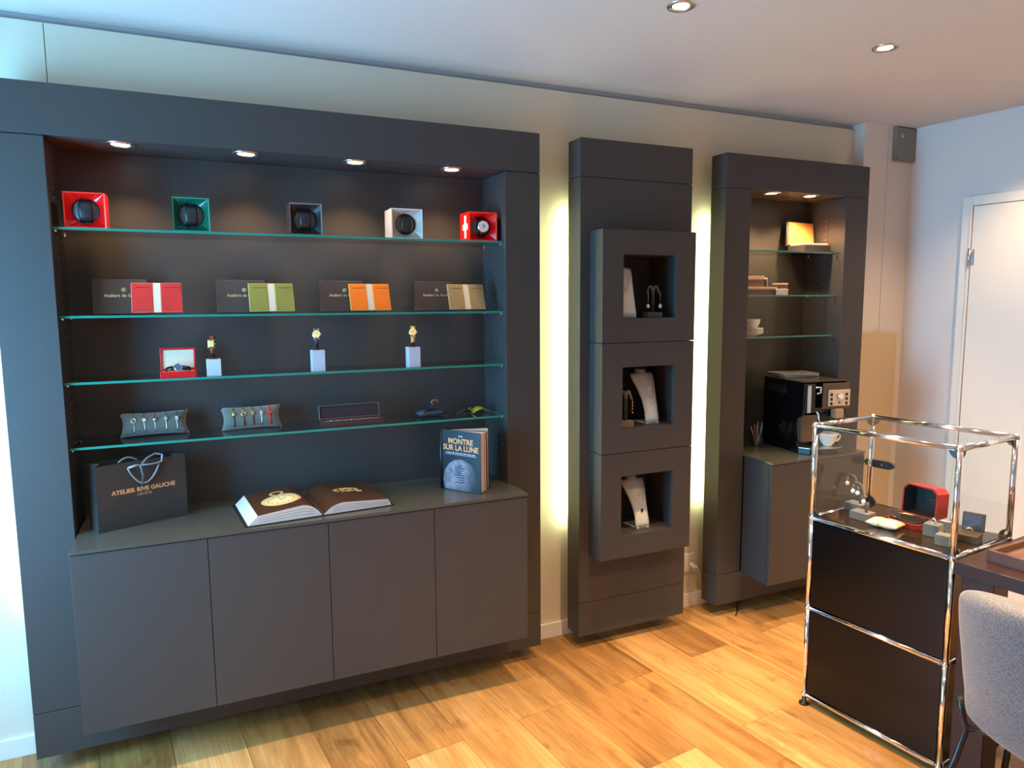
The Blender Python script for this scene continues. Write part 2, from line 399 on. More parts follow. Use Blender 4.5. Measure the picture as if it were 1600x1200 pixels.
# ------------------------------------------------------------------ wide display unit
def unit_frame(name, label, cat, x0, x1, xl, xr, yf, door_open=True):
    t = thing(name, label, cat, (x0, yf, G0))
    D = -.0058 - yf
    L = lambda x, y, z: (x - x0, y - yf, z - G0)
    bobj('lintel', L(x0, yf, ZU), L(x1, -.0058, T), M_ANTH, t, .0012)
    bobj('plinth', L(x0, yf, G0), L(x1, -.0058, ZL - .003), M_ANTH, t, .0012)
    bobj('pillar', L(x0, yf, ZL), L(xl, -.0058, ZU - .004), M_ANTH, t, .0012)
    bobj('pillar', L(xr, yf, ZL), L(x1, -.0058, ZU - .004), M_ANTH, t, .0012)
    for a, b, zz in ((x0, xl, ZL), (xr, x1, ZL), (x0, xl, ZU), (xr, x1, ZU)):
        bobj('shadow_joint', L(a + .003, yf + .003, zz - .0042 + (.0012 if zz == ZL else 0)), L(b - .003, -.007, zz - .0002 - (0 if zz == ZL else 0)), M_BLACK, t, 0)
    for xa, xb, xx, nx in ((xl - .018, xl, xl, 1), (xr, xr + .018, xr, -1)):
        bm = NB(); box(bm, L(xa, -.0055, ZL + .002), L(xb, YN + .018, ZU - .001))
        for yy in (.012, .10):
            z = ZT + .10
            while z < ZU - .1:
                if min(abs(z - s) for s in SH) > .02: cyl(bm, L(xx - nx * .0005, yy, z), L(xx + nx * .0009, yy, z), .0024, n=8, mi=1)
                z += .032
        obj('side_panel', bm, [M_ANTH, M_STEEL], t, 0)
    bobj('back_panel', L(xl, YN, ZL + .002), L(xr, YN + .018, ZU - .001), M_ANTH, t, 0)
    bobj('soffit', L(xl - .018, -.0055, ZU), L(xr + .018, YN + .018, ZU + .018), M_ANTH, t, 0)
    return t
ua = unit_frame('display_unit', 'wide anthracite wall display unit with a lit niche of glass shelves', 'display unit', AX0, AX1, AL, AR, -.1)
uc = unit_frame('display_unit', 'narrow anthracite wall unit at right holding the coffee machine', 'display unit', C1, C2, CL, CR, YC)

def shelf(x0, x1, z, label, y0=-.0785, group='glass shelves'):
    t = thing('glass_shelf', label, 'shelf', (x0, y0, z), 0, group)
    bm = NB(); fs = box(bm, (.001, 0, -.008), (x1 - x0 - .001, YN - y0 - .001, 0))
    fs[2].material_index = 1; fs[3].material_index = 1; fs[5].material_index = 1
    obj('glass_pane', bm, [M_SHELF, M_EDGE], t)
    for px in (.006, x1 - x0 - .006):
        for py in (.012, .19):
            bm = NB(); cyl(bm, (px - .005, py, -.0115), (px + .005, py, -.0115), .0035, n=10); obj('shelf_pin', bm, M_SILVER, t)
    return t
for z, lb in zip(SH, ('top glass shelf of the wide unit, carrying the watch winders', 'second glass shelf of the wide unit, carrying the open wallets',
                      'third glass shelf of the wide unit, carrying watches on white blocks', 'lowest glass shelf of the wide unit, carrying the bracelet pillows')):
    shelf(AL, AR, z, lb, group='glass shelves of the wide unit')
CS = (1.793, 1.578, 1.3755)
for z, lb in zip(CS, ('top glass shelf of the coffee unit, carrying the lit box', 'middle glass shelf of the coffee unit, carrying small boxes', 'lowest glass shelf of the coffee unit, carrying the white cups')):
    shelf(CL, CR, z, lb, group='glass shelves of the coffee unit')

def base_cabinet(label, x0, x1, yf, cuts, zb, fl, fr):
    t = thing('base_cabinet', label, 'cabinet', (x0, yf, zb))
    w_ = x1 - x0; h = ZT - .013 - zb
    bobj('body', (.0, .0185, .001), (w_, -.112 - yf, h - .0005), M_ANTH, t, 0)
    bobj('rear_body', (.014, -.1115 - yf, .016), (w_ - .014, YN - yf - .002, h - .0005), M_ANTH, t, 0)
    xs = [0] + cuts + [w_]
    for a, b in zip(xs, xs[1:]):
        bobj('door', (a + .0012, 0, 0), (b - .0012, .018, h - .002), M_ANTH, t, .0008)
    a, b = max(x0, fl + .001), min(x1, fr - .001); bm = NB()
    poly(bm, [(p, q, ZT - .012) for p, q in ((x0, yf - .003), (x1, yf - .003), (x1, -.112), (b, -.112), (b, YN - .001), (a, YN - .001), (a, -.112), (x0, -.112))], (0, 0, .012))
    wt = obj('worktop', bm, M_TOP, None, .0008)
    return t, wt
_, wt = base_cabinet('low anthracite four-door cabinet hung in the wide display unit', -1.691, -.143, YCAB, [.388, .776, 1.163], .205, AL, AR)
tag(wt, 'slate grey worktop slab on the four-door cabinet', 'worktop')
_, wt = base_cabinet('low anthracite single-door cabinet under the coffee machine', 1.104, 1.71, -.2942, [], .207, CL, CR)
tag(wt, 'slate grey worktop slab carrying the coffee machine', 'worktop')

# ------------------------------------------------------------------ middle column with three display boxes
t = thing('wall_column', 'tall anthracite wall column standing between the two units, behind three boxes', 'wall column', (B1, YB, G0))
L = lambda x, y, z: (x - B1, y - YB, z - G0)
bobj('lintel', L(B1, YB, ZU), L(B2, -.0058, T), M_ANTH, t, .0012)
bobj('plinth', L(B1, YB, G0), L(B2, -.0058, ZL - .003), M_ANTH, t, .0012)
bm = NB()
box(bm, L(B1, YB, ZL), L(.255, -.0058, ZU - .004)); box(bm, L(.645, YB, ZL), L(B2, -.0058, ZU - .004))
box(bm, L(.255, YB, ZL), L(.645, -.0058, .50)); box(bm, L(.255, YB, 1.78), L(.645, -.0058, ZU - .004))
obj('front_panel', bm, M_ANTH, t, 0)
for zz in (ZL - .0028, ZU - .0038): bobj('shadow_joint', L(B1 + .003, YB + .003, zz), L(B2 - .003, -.007, zz + .0026), M_BLACK, t, 0)
M_ANTHIN = M_ANTH
for z0, z1, o0, o1, lb in ((.4381, .9031, .536, .802, 'lowest square display box of the middle column, with one bust in its niche'),
                     (.9061, 1.3756, 1.009, 1.2735, 'middle display box of the column, with a bust right of an earring stand'),
                     (1.3786, 1.8464, 1.480, 1.746, 'top display box of the column, with a gold heart necklace in its niche')):
    q = thing('display_box', lb, 'display box', (BX1, YBX, z0), 0, 'display boxes of the middle column')
    LL = lambda x, y, z: (x - BX1, y - YBX, z - z0)
    ox0, ox1 = .334, .605
    fy = YBX + .02
    bm = NB(); box(bm, LL(BX1, YBX, z0), LL(ox0, fy, z1)); box(bm, LL(ox1, YBX, z0), LL(BX2, fy, z1))
    box(bm, LL(ox0, YBX, z0), LL(ox1, fy, o0)); box(bm, LL(ox0, YBX, o1), LL(ox1, fy, z1))
    obj('box_front', bm, M_ANTH, q, 0)
    bm = NB(); f2 = YB - .0006
    box(bm, LL(BX1, fy + .0005, z0), LL(BX1 + .014, f2, z1)); box(bm, LL(BX2 - .014, fy + .0005, z0), LL(BX2, f2, z1))
    box(bm, LL(BX1 + .014, fy + .0005, z0), LL(BX2 - .014, f2, z0 + .014)); box(bm, LL(BX1 + .014, fy + .0005, z1 - .014), LL(BX2 - .014, f2, z1))
    obj('box_sides', bm, M_ANTH, q, 0)
    ia, ib, yb_ = .268, .628, .03; bm = NB()
    box(bm, LL(ia - .01, fy + .0005, o0 - .012), LL(ia, yb_, o1 + .012)); box(bm, LL(ib, fy + .0005, o0 - .012), LL(ib + .01, yb_, o1 + .012))
    box(bm, LL(ia, fy + .0005, o0 - .012), LL(ib, yb_, o0)); box(bm, LL(ia, fy + .0005, o1), LL(ib, yb_, o1 + .012)); box(bm, LL(ia, yb_ - .01, o0), LL(ib, yb_, o1))
    obj('niche_lining', bm, M_ANTH, q, 0)

# ------------------------------------------------------------------ necklace busts and earring stands in the niches
def bust(label, x, y, z, rz, h=.245, chain=None, s=1.0):
    t = thing('necklace_bust', label, 'necklace bust', (x, y, z), rz, 'necklace busts in the column niches')
    hw = [(0, .036), (.25, .035), (.45, .038), (.65, .047), (.82, .058), (.89, .061), (.92, .055), (.925, .029), (1.0, .027)]
    def half(v):
        for (a, p), (b, q) in zip(hw, hw[1:]):
            if v <= b: return p + (q - p) * (v - a) / (b - a)
        return hw[-1][1]
    def yo(v): return -.045 + .092 * v ** 1.9
    bm = NB()
    vsq = [0, .12, .25, .35, .45, .55, .65, .75, .82, .89, .92, .925, .96, 1.0]
    rows = []
    for v in vsq:
        hh = half(v) * s
        rows.append([bm.verts.new((hh * (k / 4 - 1), yo(v) + .018 * (abs(k / 4 - 1)) ** 2 * min(1, v + .2), v * h)) for k in range(9)])
    for A, B in zip(rows, rows[1:]):
        for k in range(8):
            f = bm.faces.new([A[k], A[k+1], B[k+1], B[k]]); f.smooth = True
    obj('body', bm, M_BUST, t, 0, solid=.005)
    bm = NB(); poly(bm, [(-.031*s, -.046, .001), (.031*s, -.046, .001), (.042*s, .05, .001), (-.042*s, .05, .001)], (0, 0, .005)); obj('foot', bm, M_BUST, t, 0)
    nk = thing('necklace', chain[0], 'necklace', (x, y, z), rz, 'necklaces on the busts')
    bm = NB(); top = .80; low = chain[1]; pts = []
    for k in range(25):
        a = k / 24; xx = (a * 2 - 1) * .036
        v = top - (top - low) * (1 - abs(a * 2 - 1) ** 1.15)
        pts.append((xx, yo(v) + .018 * (abs(xx) / .06) ** 2 - .0105, v * h))
    tube(bm, pts, .0009, 6); obj('chain', bm, chain[2], nk)
    bm = NB(); v = low; c = (0, yo(v) - .009, v * h - .006)
    if chain[3] == 'heart':
        pp = []
        for k in range(24):
            a = 2 * PI * k / 24
            pp.append((c[0] + .0006 * 16 * math.sin(a) ** 3, c[1] - .002, c[2] + .0006 * (13 * math.cos(a) - 5 * math.cos(2*a) - 2 * math.cos(3*a) - math.cos(4*a))))
        poly(bm, pp, (0, .004, 0)); obj('heart_pendant', bm, chain[2], nk)
    elif chain[3] == 'square':
        box(bm, (-.0045, c[1] - .003, c[2] - .009), (.0045, c[1] + .002, c[2] + .005)); obj('stone_pendant', bm, mat('dark_stone', srgb(30, 40, 50), .1), nk)
        bm = NB(); tube(bm, [(math.cos(a) * .007, yo(.66) - .008, .66 * h + math.sin(a) * .009) for a in [2*PI*i/14 for i in range(14)]], .0008, 6, True); obj('ring_pendant', bm, M_GOLD, nk)
    else:
        sphere(bm, c, .006, 12); obj('round_pendant', bm, M_SILVER, nk)
        bm = NB(); cyl(bm, (0, yo(.66) - .008, .66 * h), (0, yo(.66) - .004, .66 * h), .0055, n=12); obj('upper_pendant', bm, M_GOLD, nk)
    return t
bust('grey necklace bust at the left of the top niche, with a gold heart pendant', .388, -.125, 1.4805, R(0), .232, ('gold chain necklace with a heart pendant in the top niche', .52, M_GOLD, 'heart'), 1.1)
bust('grey necklace bust in the middle niche, right of the drop earring stand', .530, -.110, 1.0095, R(0), .236, ('thin chain necklace with a round stone in the middle niche', .42, M_SILVER, 'round'))
bust('grey necklace bust alone in the lowest niche', .486, -.110, .5365, R(0), .222, ('thin chain necklace with a small dark square stone in the lowest niche', .40, M_SILVER, 'square'))

def ear_stand(label, loc, rz, h=.135, w_=.072, d=.045, bh=.024, m=None, arm=.03, double=True, elab=None, kind='pearl', group=None, drop=.05, lean=0):
    m = m or M_TAUPE
    t = thing('earring_stand', label, 'earring stand', loc, rz, group)
    bobj('base', (-w_/2, -d/2, 0), (w_/2, d/2, bh), m, t, .0015)
    bm = NB(); pts = []
    sides = (-1, 1) if double else (-1,)
    for sd in sides:
        p = [(0, lean * .0, bh), (0, 0, h * .55)] + [(sd * arm * (1 - math.cos(a)) / 2 * 1.0, 0, h * .8 + (h * .2) * math.sin(a)) for a in [PI * k / 8 for k in range(0, 6)]] + [(sd * arm, 0, h * .78)]
        tube(bm, p, .005, 8, flat=(.0028, .0065))
    obj('arm', bm, m, t)
    ends = [(sd * arm, -.004, h * .78) for sd in sides]
    for k, e in enumerate(ends):
        er = thing('earring', elab[k], 'earring', loc, rz, 'earrings on stands')
        bm = NB(); tube(bm, [(e[0], e[1] - .004, e[2] + .01), (e[0], e[1] - .006, e[2] - .004), (e[0], e[1] - .006, e[2] - drop)], .0009, 6); obj('hook', bm, M_GOLD if kind != 'pearl' else M_SILVER, er)
        if kind == 'pearl':
            bm = NB(); sphere(bm, (e[0], e[1] - .006, e[2] - drop - .007), .0078, 16, 1.2); obj('pearl', bm, M_PEARL, er)
        else:
            bm = NB()
            for q in range(4): sphere(bm, (e[0], e[1] - .006, e[2] - drop * (.25 + .3 * q)), .003 + .0006 * (q % 2), 10, 1.3)
            obj('beads', bm, M_GOLD, er)
    return t
ear_stand('grey earring stand in the top niche, right of the heart necklace', (.536, -.135, 1.4805), R(0), .135, .075, .04, .022, elab=('left pearl drop earring in the top niche', 'right pearl drop earring in the top niche'), arm=.032, group='earring stands in the column niches')
ear_stand('grey earring stand at the left of the middle niche, with gold bead earrings', (.376, -.172, 1.0095), R(0), .155, .062, .04, .028, elab=('left long gold bead earring in the middle niche', 'right long gold bead earring in the middle niche'), kind='bead', arm=.028, group='earring stands in the column niches')

# ------------------------------------------------------------------ watch winders
M_ROTOR = mat('winder_rotor_grey', srgb(92, 94, 98), .4)
def winder(label, x, y, z, col, rim, w_=.118, h=.113, d=.105, cross=False, watch=False, rz=0, gloss=.18, inner=None):
    t = thing('watch_winder', label, 'watch winder', (x, y, z), rz, 'watch winders on the top shelf')
    m = mat('winder_' + col[0], srgb(*col[1]), gloss, noise=(5, .02))
    bm = NB(); x0, x1 = 0, w_
    # shell (sides, top, bottom, back)
    P = [(0, 0, 0), (w_, 0, 0), (w_, 0, h), (0, 0, h)]
    Q = [(0, d, 0), (w_, d, 0), (w_, d, h), (0, d, h)]
    a = [bm.verts.new(p) for p in P]; b = [bm.verts.new(p) for p in Q]
    for i in range(4): bm.faces.new([a[i], a[(i+1)%4], b[(i+1)%4], b[i]])
    bm.faces.new(b)
    # front funnel from square rim to round mouth
    c = (w_ / 2, h / 2); r = .040; dep = .026
    n = 32; rimp = []; e = .004
    def sq(t_):
        cx, sy = math.cos(t_), math.sin(t_); k = 1 / max(abs(cx), abs(sy))
        return cx * k, sy * k
    O = [bm.verts.new((c[0] + sq(2*PI*k/n + PI/4)[0] * w_/2, 0, c[1] + sq(2*PI*k/n + PI/4)[1] * h/2)) for k in range(n)]
    E = [bm.verts.new((c[0] + sq(2*PI*k/n + PI/4)[0] * (w_/2 - e), .0015, c[1] + sq(2*PI*k/n + PI/4)[1] * (h/2 - e))) for k in range(n)]
    I = [bm.verts.new((c[0] + math.cos(2*PI*k/n + PI/4) * r, dep, c[1] + math.sin(2*PI*k/n + PI/4) * r)) for k in range(n)]
    J = [bm.verts.new((c[0] + math.cos(2*PI*k/n + PI/4) * r, dep + .03, c[1] + math.sin(2*PI*k/n + PI/4) * r)) for k in range(n)]
    for k in range(n):
        k2 = (k + 1) % n
        f = bm.faces.new([O[k], O[k2], E[k2], E[k]]); f.material_index = 1
        f = bm.faces.new([E[k], E[k2], I[k2], I[k]]); f.material_index = 2
        f = bm.faces.new([I[k], I[k2], J[k2], J[k]]); f.material_index = 3
    obj('case', bm, [m, mat('winder_rim_' + col[0], srgb(*rim), .3), inner or m, M_BLACK], t)
    bm = NB(); lathe(bm, [(.0395, 0), (.036, .004), (.02, .006), (0, .0065)], 28, axis='y'); obj('rotor', bm, M_ROTOR, t, loc=(c[0], dep + .008, c[1]))
    # strap cushion
    bm = NB(); cw = .0195
    def fn(u, v):
        a_ = -1.25 + 2.5 * v
        return V((u * 2 - 1) * cw * (1 - .18 * abs(v * 2 - 1) ** 3), -.028 * math.cos(a_) + .004 - .002 * math.cos((u - .5) * PI), math.sin(a_) * .037)
    grid(bm, fn, 6, 14); obj('cushion', bm, mat('winder_cushion', srgb(28, 27, 28), .4), t, solid=.003, loc=(c[0], dep + .012, c[1]))
    if cross:
        bm = NB(); box(bm, (-.0006, .035, .012), (0, .055, h - .012)); box(bm, (-.0008, .018, .045), (0, .075, h - .045)); obj('cross_emblem', bm, M_WHITE, t)
    if watch:
        wt_ = thing('wristwatch', 'steel wristwatch with a pale dial inside the right red winder', 'wristwatch', (x + c[0], y + dep - .022, z + c[1]))
        bm = NB(); lathe(bm, [(.0225, 0), (.024, .003), (.023, .008), (.020, .009)], 28, axis='y'); obj('case', bm, M_SILVER, wt_)
        bm = NB(); lathe(bm, [(0, .0085), (.0202, .0085)], 28, axis='y'); obj('dial', bm, mat('pale_dial', srgb(210, 200, 196), .4), wt_)
        bm = NB(); box(bm, (-.0006, -.0095, 0), (.0006, -.009, .012)); box(bm, (0, -.0095, -.0006), (.009, -.009, .0006))
        for k in range(3):
            a_ = k * 2.1; tube(bm, [(.006 * math.cos(a_) + .003 * math.cos(b_), -.009, .006 * math.sin(a_) + .003 * math.sin(b_)) for b_ in [2*PI*i/10 for i in range(10)]], .0003, 4, True)
        obj('hands', bm, M_BLACK, wt_)
        for sgn in (-1, 1):
            bm = NB(); grid(bm, lambda u, v: V((u - .5) * .02, .002 + .014 * v ** 2, sgn * (.018 + .018 * v)), 2, 5); obj('strap', bm, M_BLACK, wt_, solid=.002)
        bm = NB(); cyl(bm, (.02, -.004, 0), (.024, -.004, 0), .0025, n=10); obj('crown', bm, M_GOLD, wt_)
    return t
ZS = SH[0] + .0002
winder('bright red watch winder at the left end of the top shelf', -1.664, -.062, ZS, ('red', (215, 12, 8)), (232, 40, 30), .117, rz=R(0))
winder('dark green watch winder on the top shelf', -1.352, -.062, ZS, ('green', (6, 74, 56)), (30, 110, 84), .114)
winder('black watch winder in the middle of the top shelf', -.976, -.062, ZS, ('black', (36, 32, 32)), (110, 104, 100), .113, gloss=.3)
winder('silver grey watch winder on the top shelf', -.603, -.052, ZS, ('grey', (164, 152, 144)), (205, 195, 185), .121)
winder('red watch winder with a white cross on its side, holding a watch', -.293, -.062, ZS, ('red2', (222, 14, 12)), (236, 60, 44), .119, cross=True, watch=True)
o = bobj('power_adapter', (-.172, -.01, ZS), (-.1555, .06, ZS + .085), M_BLACK, None, .002); tag(o, 'black power box beside the right red winder', 'power adapter')

# ------------------------------------------------------------------ wallets and their dark sleeves
ZS = SH[1] + .0002
M_SLV = mat('sleeve_brown', srgb(62, 54, 50), .45, noise=(12, .06))
M_FOIL = mat('gold_foil', (.85, .66, .42, 1), .35, .9)
M_ACR = glass_mat('acrylic', (.96, .97, 1, 1), 1.6)
data = ((-1.618, -1.494, 'red', (186, 22, 18), 'red', (214, 92, 70)), (-1.227, -1.123, 'olive', (126, 118, 46), 'olive green', (176, 166, 92)),
        (-.860, -.765, 'orange', (226, 104, 0), 'orange', (236, 160, 70)), (-.484, -.372, 'tan', (148, 116, 72), 'tan', (190, 158, 112)))
for i, (sx, wx, cn, cc, cl, rim) in enumerate(data):
    t = thing('presentation_box', 'flat dark brown presentation box with gold lettering behind the %s wallet' % cl, 'presentation box', (sx, .062, ZS), 0, 'presentation boxes behind the wallets')
    Mt = Matrix.Rotation(R(-9), 4, 'X')
    bm = NB(); box(bm, (0, 0, .0035), (.168, .02, .1235)); obj('box_lid', bm, M_SLV, t, .0012, M=Mt)
    bm = NB(); box(bm, (.0015, .0202, .005), (.1665, .026, .122)); obj('box_tray', bm, M_BLACK, t, 0, M=Mt)
    tx = text('gold_lettering', 'Ateliers de Genève', .0155, M_FOIL, t, Mt @ V(.096, -.0006, .062), (R(90 - 9), 0, 0), off=.0004)
    bm = NB(); tube(bm, [(.096 + .0065 * math.cos(a), -.0006, .087 + .0065 * math.sin(a)) for a in [2*PI*k/18 for k in range(18)]], .0008, 5, True)
    for a in (0, PI/3, 2*PI/3): tube(bm, [(.096 + .006 * math.cos(a), -.0006, .087 + .006 * math.sin(a)), (.096 - .006 * math.cos(a), -.0006, .087 - .006 * math.sin(a))], .0007, 5)
    obj('gold_emblem', bm, M_FOIL, t, 0, M=Mt)
    # wallet on its clear stand
    ws = thing('acrylic_stand', 'clear acrylic stand under the %s wallet' % cl, 'display stand', (wx, -.045, ZS), 0, 'clear stands under the wallets')
    bm = NB()
    for px in (.05, .073, .096): box(bm, (px, 0, 0), (px + .002, .05, .008)); box(bm, (px, 0, .008), (px + .002, .003, .016)); 
    box(bm, (.05, .02, 0), (.098, .05, .002))
    obj('stand_body', bm, M_ACR, ws)
    wl = thing('wallet', 'open %s leather wallet with a cream spine, standing on the second shelf' % cl, 'wallet', (wx, -.041, ZS + .0085), 0, 'open wallets on the second shelf')
    Mt = Matrix.Rotation(R(-20), 4, 'X')
    ml = mat('leather_' + cn, srgb(*cc), .5, noise=(40, .08), bump=(300, .25, .0006)); mr = mat('stitch_' + cn, srgb(*rim), .6)
    W = .155; Hh = .106
    for a, b in ((0, .066), (W - .066, W)):
        bm = NB(); box(bm, (a, 0, 0), (b, .004, Hh)); obj('flap', bm, mr, wl, .0008, M=Mt)
        bm = NB(); box(bm, (a + .0022, -.0015, .0022), (b - .0022, .0, Hh - .0022)); obj('pocket', bm, ml, wl, .0006, M=Mt)
        bm = NB(); box(bm, (a + .014, -.0023, .088), (b - .006, -.0016, .0893)); obj('card_slot', bm, mat('slot_' + cn, srgb(*[int(k*.6) for k in cc]), .6), wl, 0, M=Mt)
    bm = NB(); box(bm, (.0665, .0005, 0), (W - .0665, .0035, Hh)); obj('spine', bm, M_CREAM, wl, 0, M=Mt)

# ------------------------------------------------------------------ third shelf: red box with a watch, watches on white blocks
ZS = SH[2] + .0002
M_RED = mat('red_leather', srgb(206, 14, 20), .35)
t = thing('watch_box', 'open red watch box with cream lining on the third shelf', 'watch box', (-1.421, -.045, ZS))
bm = NB(); box(bm, (0, 0, 0), (.113, .004, .02)); box(bm, (0, .066, 0), (.113, .07, .02)); box(bm, (0, .004, 0), (.004, .066, .02)); box(bm, (.109, .004, 0), (.113, .066, .02)); box(bm, (.004, .004, 0), (.109, .066, .004))
obj('base', bm, M_RED, t, .0008)
bm = NB(); box(bm, (.005, .005, .0045), (.108, .065, .017)); obj('lining', bm, M_CREAM, t, .001)
Mt = Matrix.Translation((0, .07, .021)) @ Matrix.Rotation(R(-8), 4, 'X')
bm = NB(); box(bm, (0, 0, 0), (.113, .016, .005)); box(bm, (0, 0, .071), (.113, .016, .076)); box(bm, (0, 0, .005), (.005, .016, .071)); box(bm, (.108, 0, .005), (.113, .016, .071)); box(bm, (.005, .0125, .005), (.108, .016, .071))
obj('lid', bm, M_RED, t, .0008, M=Mt)
bm = NB(); box(bm, (.0055, .006, .0055), (.1075, .012, .0705)); obj('lid_lining', bm, M_CREAM, t, .001, M=Mt)
q = thing('wristwatch', 'wristwatch with a dark blue dial and black strap lying in the open red box', 'wristwatch', (-1.421 + .0565, -.012, ZS + .030), 0, 'watches on the third shelf')
Mt = Matrix.Rotation(R(-28), 4, 'X')
bm = NB(); lathe(bm, [(.0125, 0), (.0142, .002), (.0135, .006), (.012, .0065)], 26, axis='y'); obj('case', bm, M_SILVER, q, M=Mt)
bm = NB(); lathe(bm, [(0, .006), (.012, .006)], 26, axis='y'); obj('dial', bm, mat('blue_dial', srgb(70, 78, 110), .3), q, M=Mt)
for sg in (-1, 1):
    bm = NB(); grid(bm, lambda u, v: V(sg * (.0145 + .024 * v), .001 + .012 * v * v, (u - .5) * .015), 2, 5); obj('strap', bm, M_BLACK, q, solid=.0025, M=Mt)
text('lid_print', '- - -', .006, mat('grey_print', srgb(150, 140, 130), .6), t, (.0565, .0745, .068), (R(82), 0, 0))

M_BLOCK = mat('white_block', srgb(172, 170, 178), .5)
def watch_on_block(x, y, h, lb, lbw, kind):
    w_ = .047
    b = bobj('display_block', (0, 0, 0), (w_, .047, h), M_BLOCK, None, .0012); b.location = (x, y, ZS)
    tag(b, lb, 'display block', 'white blocks on the third shelf')
    cx, cy = x + w_ / 2, y + .024
    st = thing('watch_holder', 'black watch holder on the ' + lb.split(' on ')[0].replace('white ', ''), 'watch holder', (cx, cy, ZS + h + .0002), 0, 'watch holders on the white blocks')
    bm = NB(); lathe(bm, [(0, 0), (.013, 0), (.013, .003), (.004, .005), (.004, .016), (0, .016)], 16); obj('stand_foot', bm, M_BLACK, st)
    bm = NB(); tube(bm, [(0, .010 * math.cos(a), .046 + .028 * math.sin(a)) for a in [R(-90) + 2*PI*.86*k/18 for k in range(19)]], .004, 8, flat=(.0015, .0065)); obj('c_ring', bm, M_BLACK, st)
    wtc = thing('wristwatch', lbw, 'wristwatch', (cx, cy, ZS + h + .018), R(-14), 'watches on the third shelf')
    strap = {'rect': mat('brown_croco', srgb(96, 38, 20), .35), 'navy': mat('navy_strap', srgb(14, 28, 52), .45), 'tan': mat('tan_strap', srgb(206, 152, 104), .45)}[kind]
    def ringp(a): return (-.0155 * math.cos(a), .031 + .031 * math.sin(a))
    ang = R(18) if kind != 'rect' else R(8)
    for a0, a1 in ((R(-88), ang - R(22)), (ang + R(24), R(140))):
        bm = NB(); grid(bm, lambda u, v: V((u - .5) * (.0145 - .002 * 0), ringp(a0 + (a1 - a0) * v)[0], ringp(a0 + (a1 - a0) * v)[1]), 2, 10)
        obj('strap', bm, strap, wtc, solid=.0022)
    yy, zz = ringp(ang); Mr = Matrix.Translation((0, yy - .001, zz)) @ Matrix.Rotation(-ang * .8, 4, 'X')
    bm = NB()
    if kind == 'rect':
        box(bm, (-.0105, -.006, -.0125), (.0105, .001, .0125)); obj('case', bm, M_GOLD, wtc, .0015, M=Mr)
        bm = NB(); box(bm, (-.008, -.0065, -.0095), (.008, -.0061, .0095)); obj('dial', bm, mat('gold_dial', srgb(226, 180, 90), .35), wtc, M=Mr)
        bm = NB()
        for a in (-.0105, .0075):
            for c in (-.0165, .0125): box(bm, (a, -.004, c), (a + .003, 0, c + .004))
        obj('lugs', bm, M_GOLD, wtc, M=Mr)
        cr = .0105
    else:
        lathe(bm, [(.0145, -.001), (.0165, .001), (.0155, .0055), (.0135, .0065)], 26, axis='y'); obj('case', bm, M_GOLD if kind == 'tan' else M_SILVER, wtc, M=Mr)
        bm = NB(); lathe(bm, [(0, .006), (.0136, .006)], 26, axis='y'); obj('dial', bm, mat('champagne_dial', srgb(232, 186, 112), .35), wtc, M=Mr)
        bm = NB()
        for a in (-.0095, .0065):
            for c in (-.021, .014): box(bm, (a, -.003, c), (a + .003, .001, c + .007))
        obj('lugs', bm, M_GOLD if kind == 'tan' else M_SILVER, wtc, M=Mr)
        cr = .0155
    bm = NB(); box(bm, (-.0003, -.0072, 0), (.0003, -.0067, .008)); box(bm, (0, -.0072, -.0003), (.006, -.0067, .0003)); obj('hands', bm, M_BLACK, wtc, M=Mr)
    bm = NB(); cyl(bm, (cr, -.002, 0), (cr + .004, -.002, 0), .0022, n=10); obj('crown', bm, M_GOLD, wtc, M=Mr)
watch_on_block(-1.274, -.052, .058, 'short white block on the third shelf, beside the red box', 'gold rectangular watch on a brown strap, standing beside the red box', 'rect')
watch_on_block(-.916, -.055, .078, 'tall white block on the third shelf, under the navy strap watch', 'round watch with a champagne dial on a navy strap', 'navy')
watch_on_block(-.551, -.062, .078, 'rightmost white block on the third shelf, under the tan strap watch', 'round gold watch on a tan strap', 'tan')

# ------------------------------------------------------------------ lowest glass shelf
ZS = SH[3] + .0002
def pillow(name, label, loc, rz, w_, h, th, m, tilt, group=None):
    t = thing(name, label, 'pillow', loc, rz, group)
    def shape(u, v, s):
        x = u * 2 - 1; y = v * 2 - 1
        ex = (1 - .10 * (1 - abs(y) ** 2) * abs(x) ** 6) ; ey = (1 - .10 * (1 - abs(x) ** 2))
        b = ((1 - abs(x) ** 4) * (1 - abs(y) ** 2.2)) ** .55
        return V(x * w_ / 2 * ex, s * b * th / 2, h / 2 + y * h / 2 * ey)
    bm = NB()
    grid(bm, lambda u, v: shape(u, v, -1), 20, 10); grid(bm, lambda u, v: shape(u, v, 1), 20, 10)
    bmesh.ops.remove_doubles(bm, verts=bm.verts, dist=.0006)
    Mt = Matrix.Rotation(R(tilt), 4, 'X')
    obj('cushion', bm, m, t, M=Mt)
    return t, Mt, shape
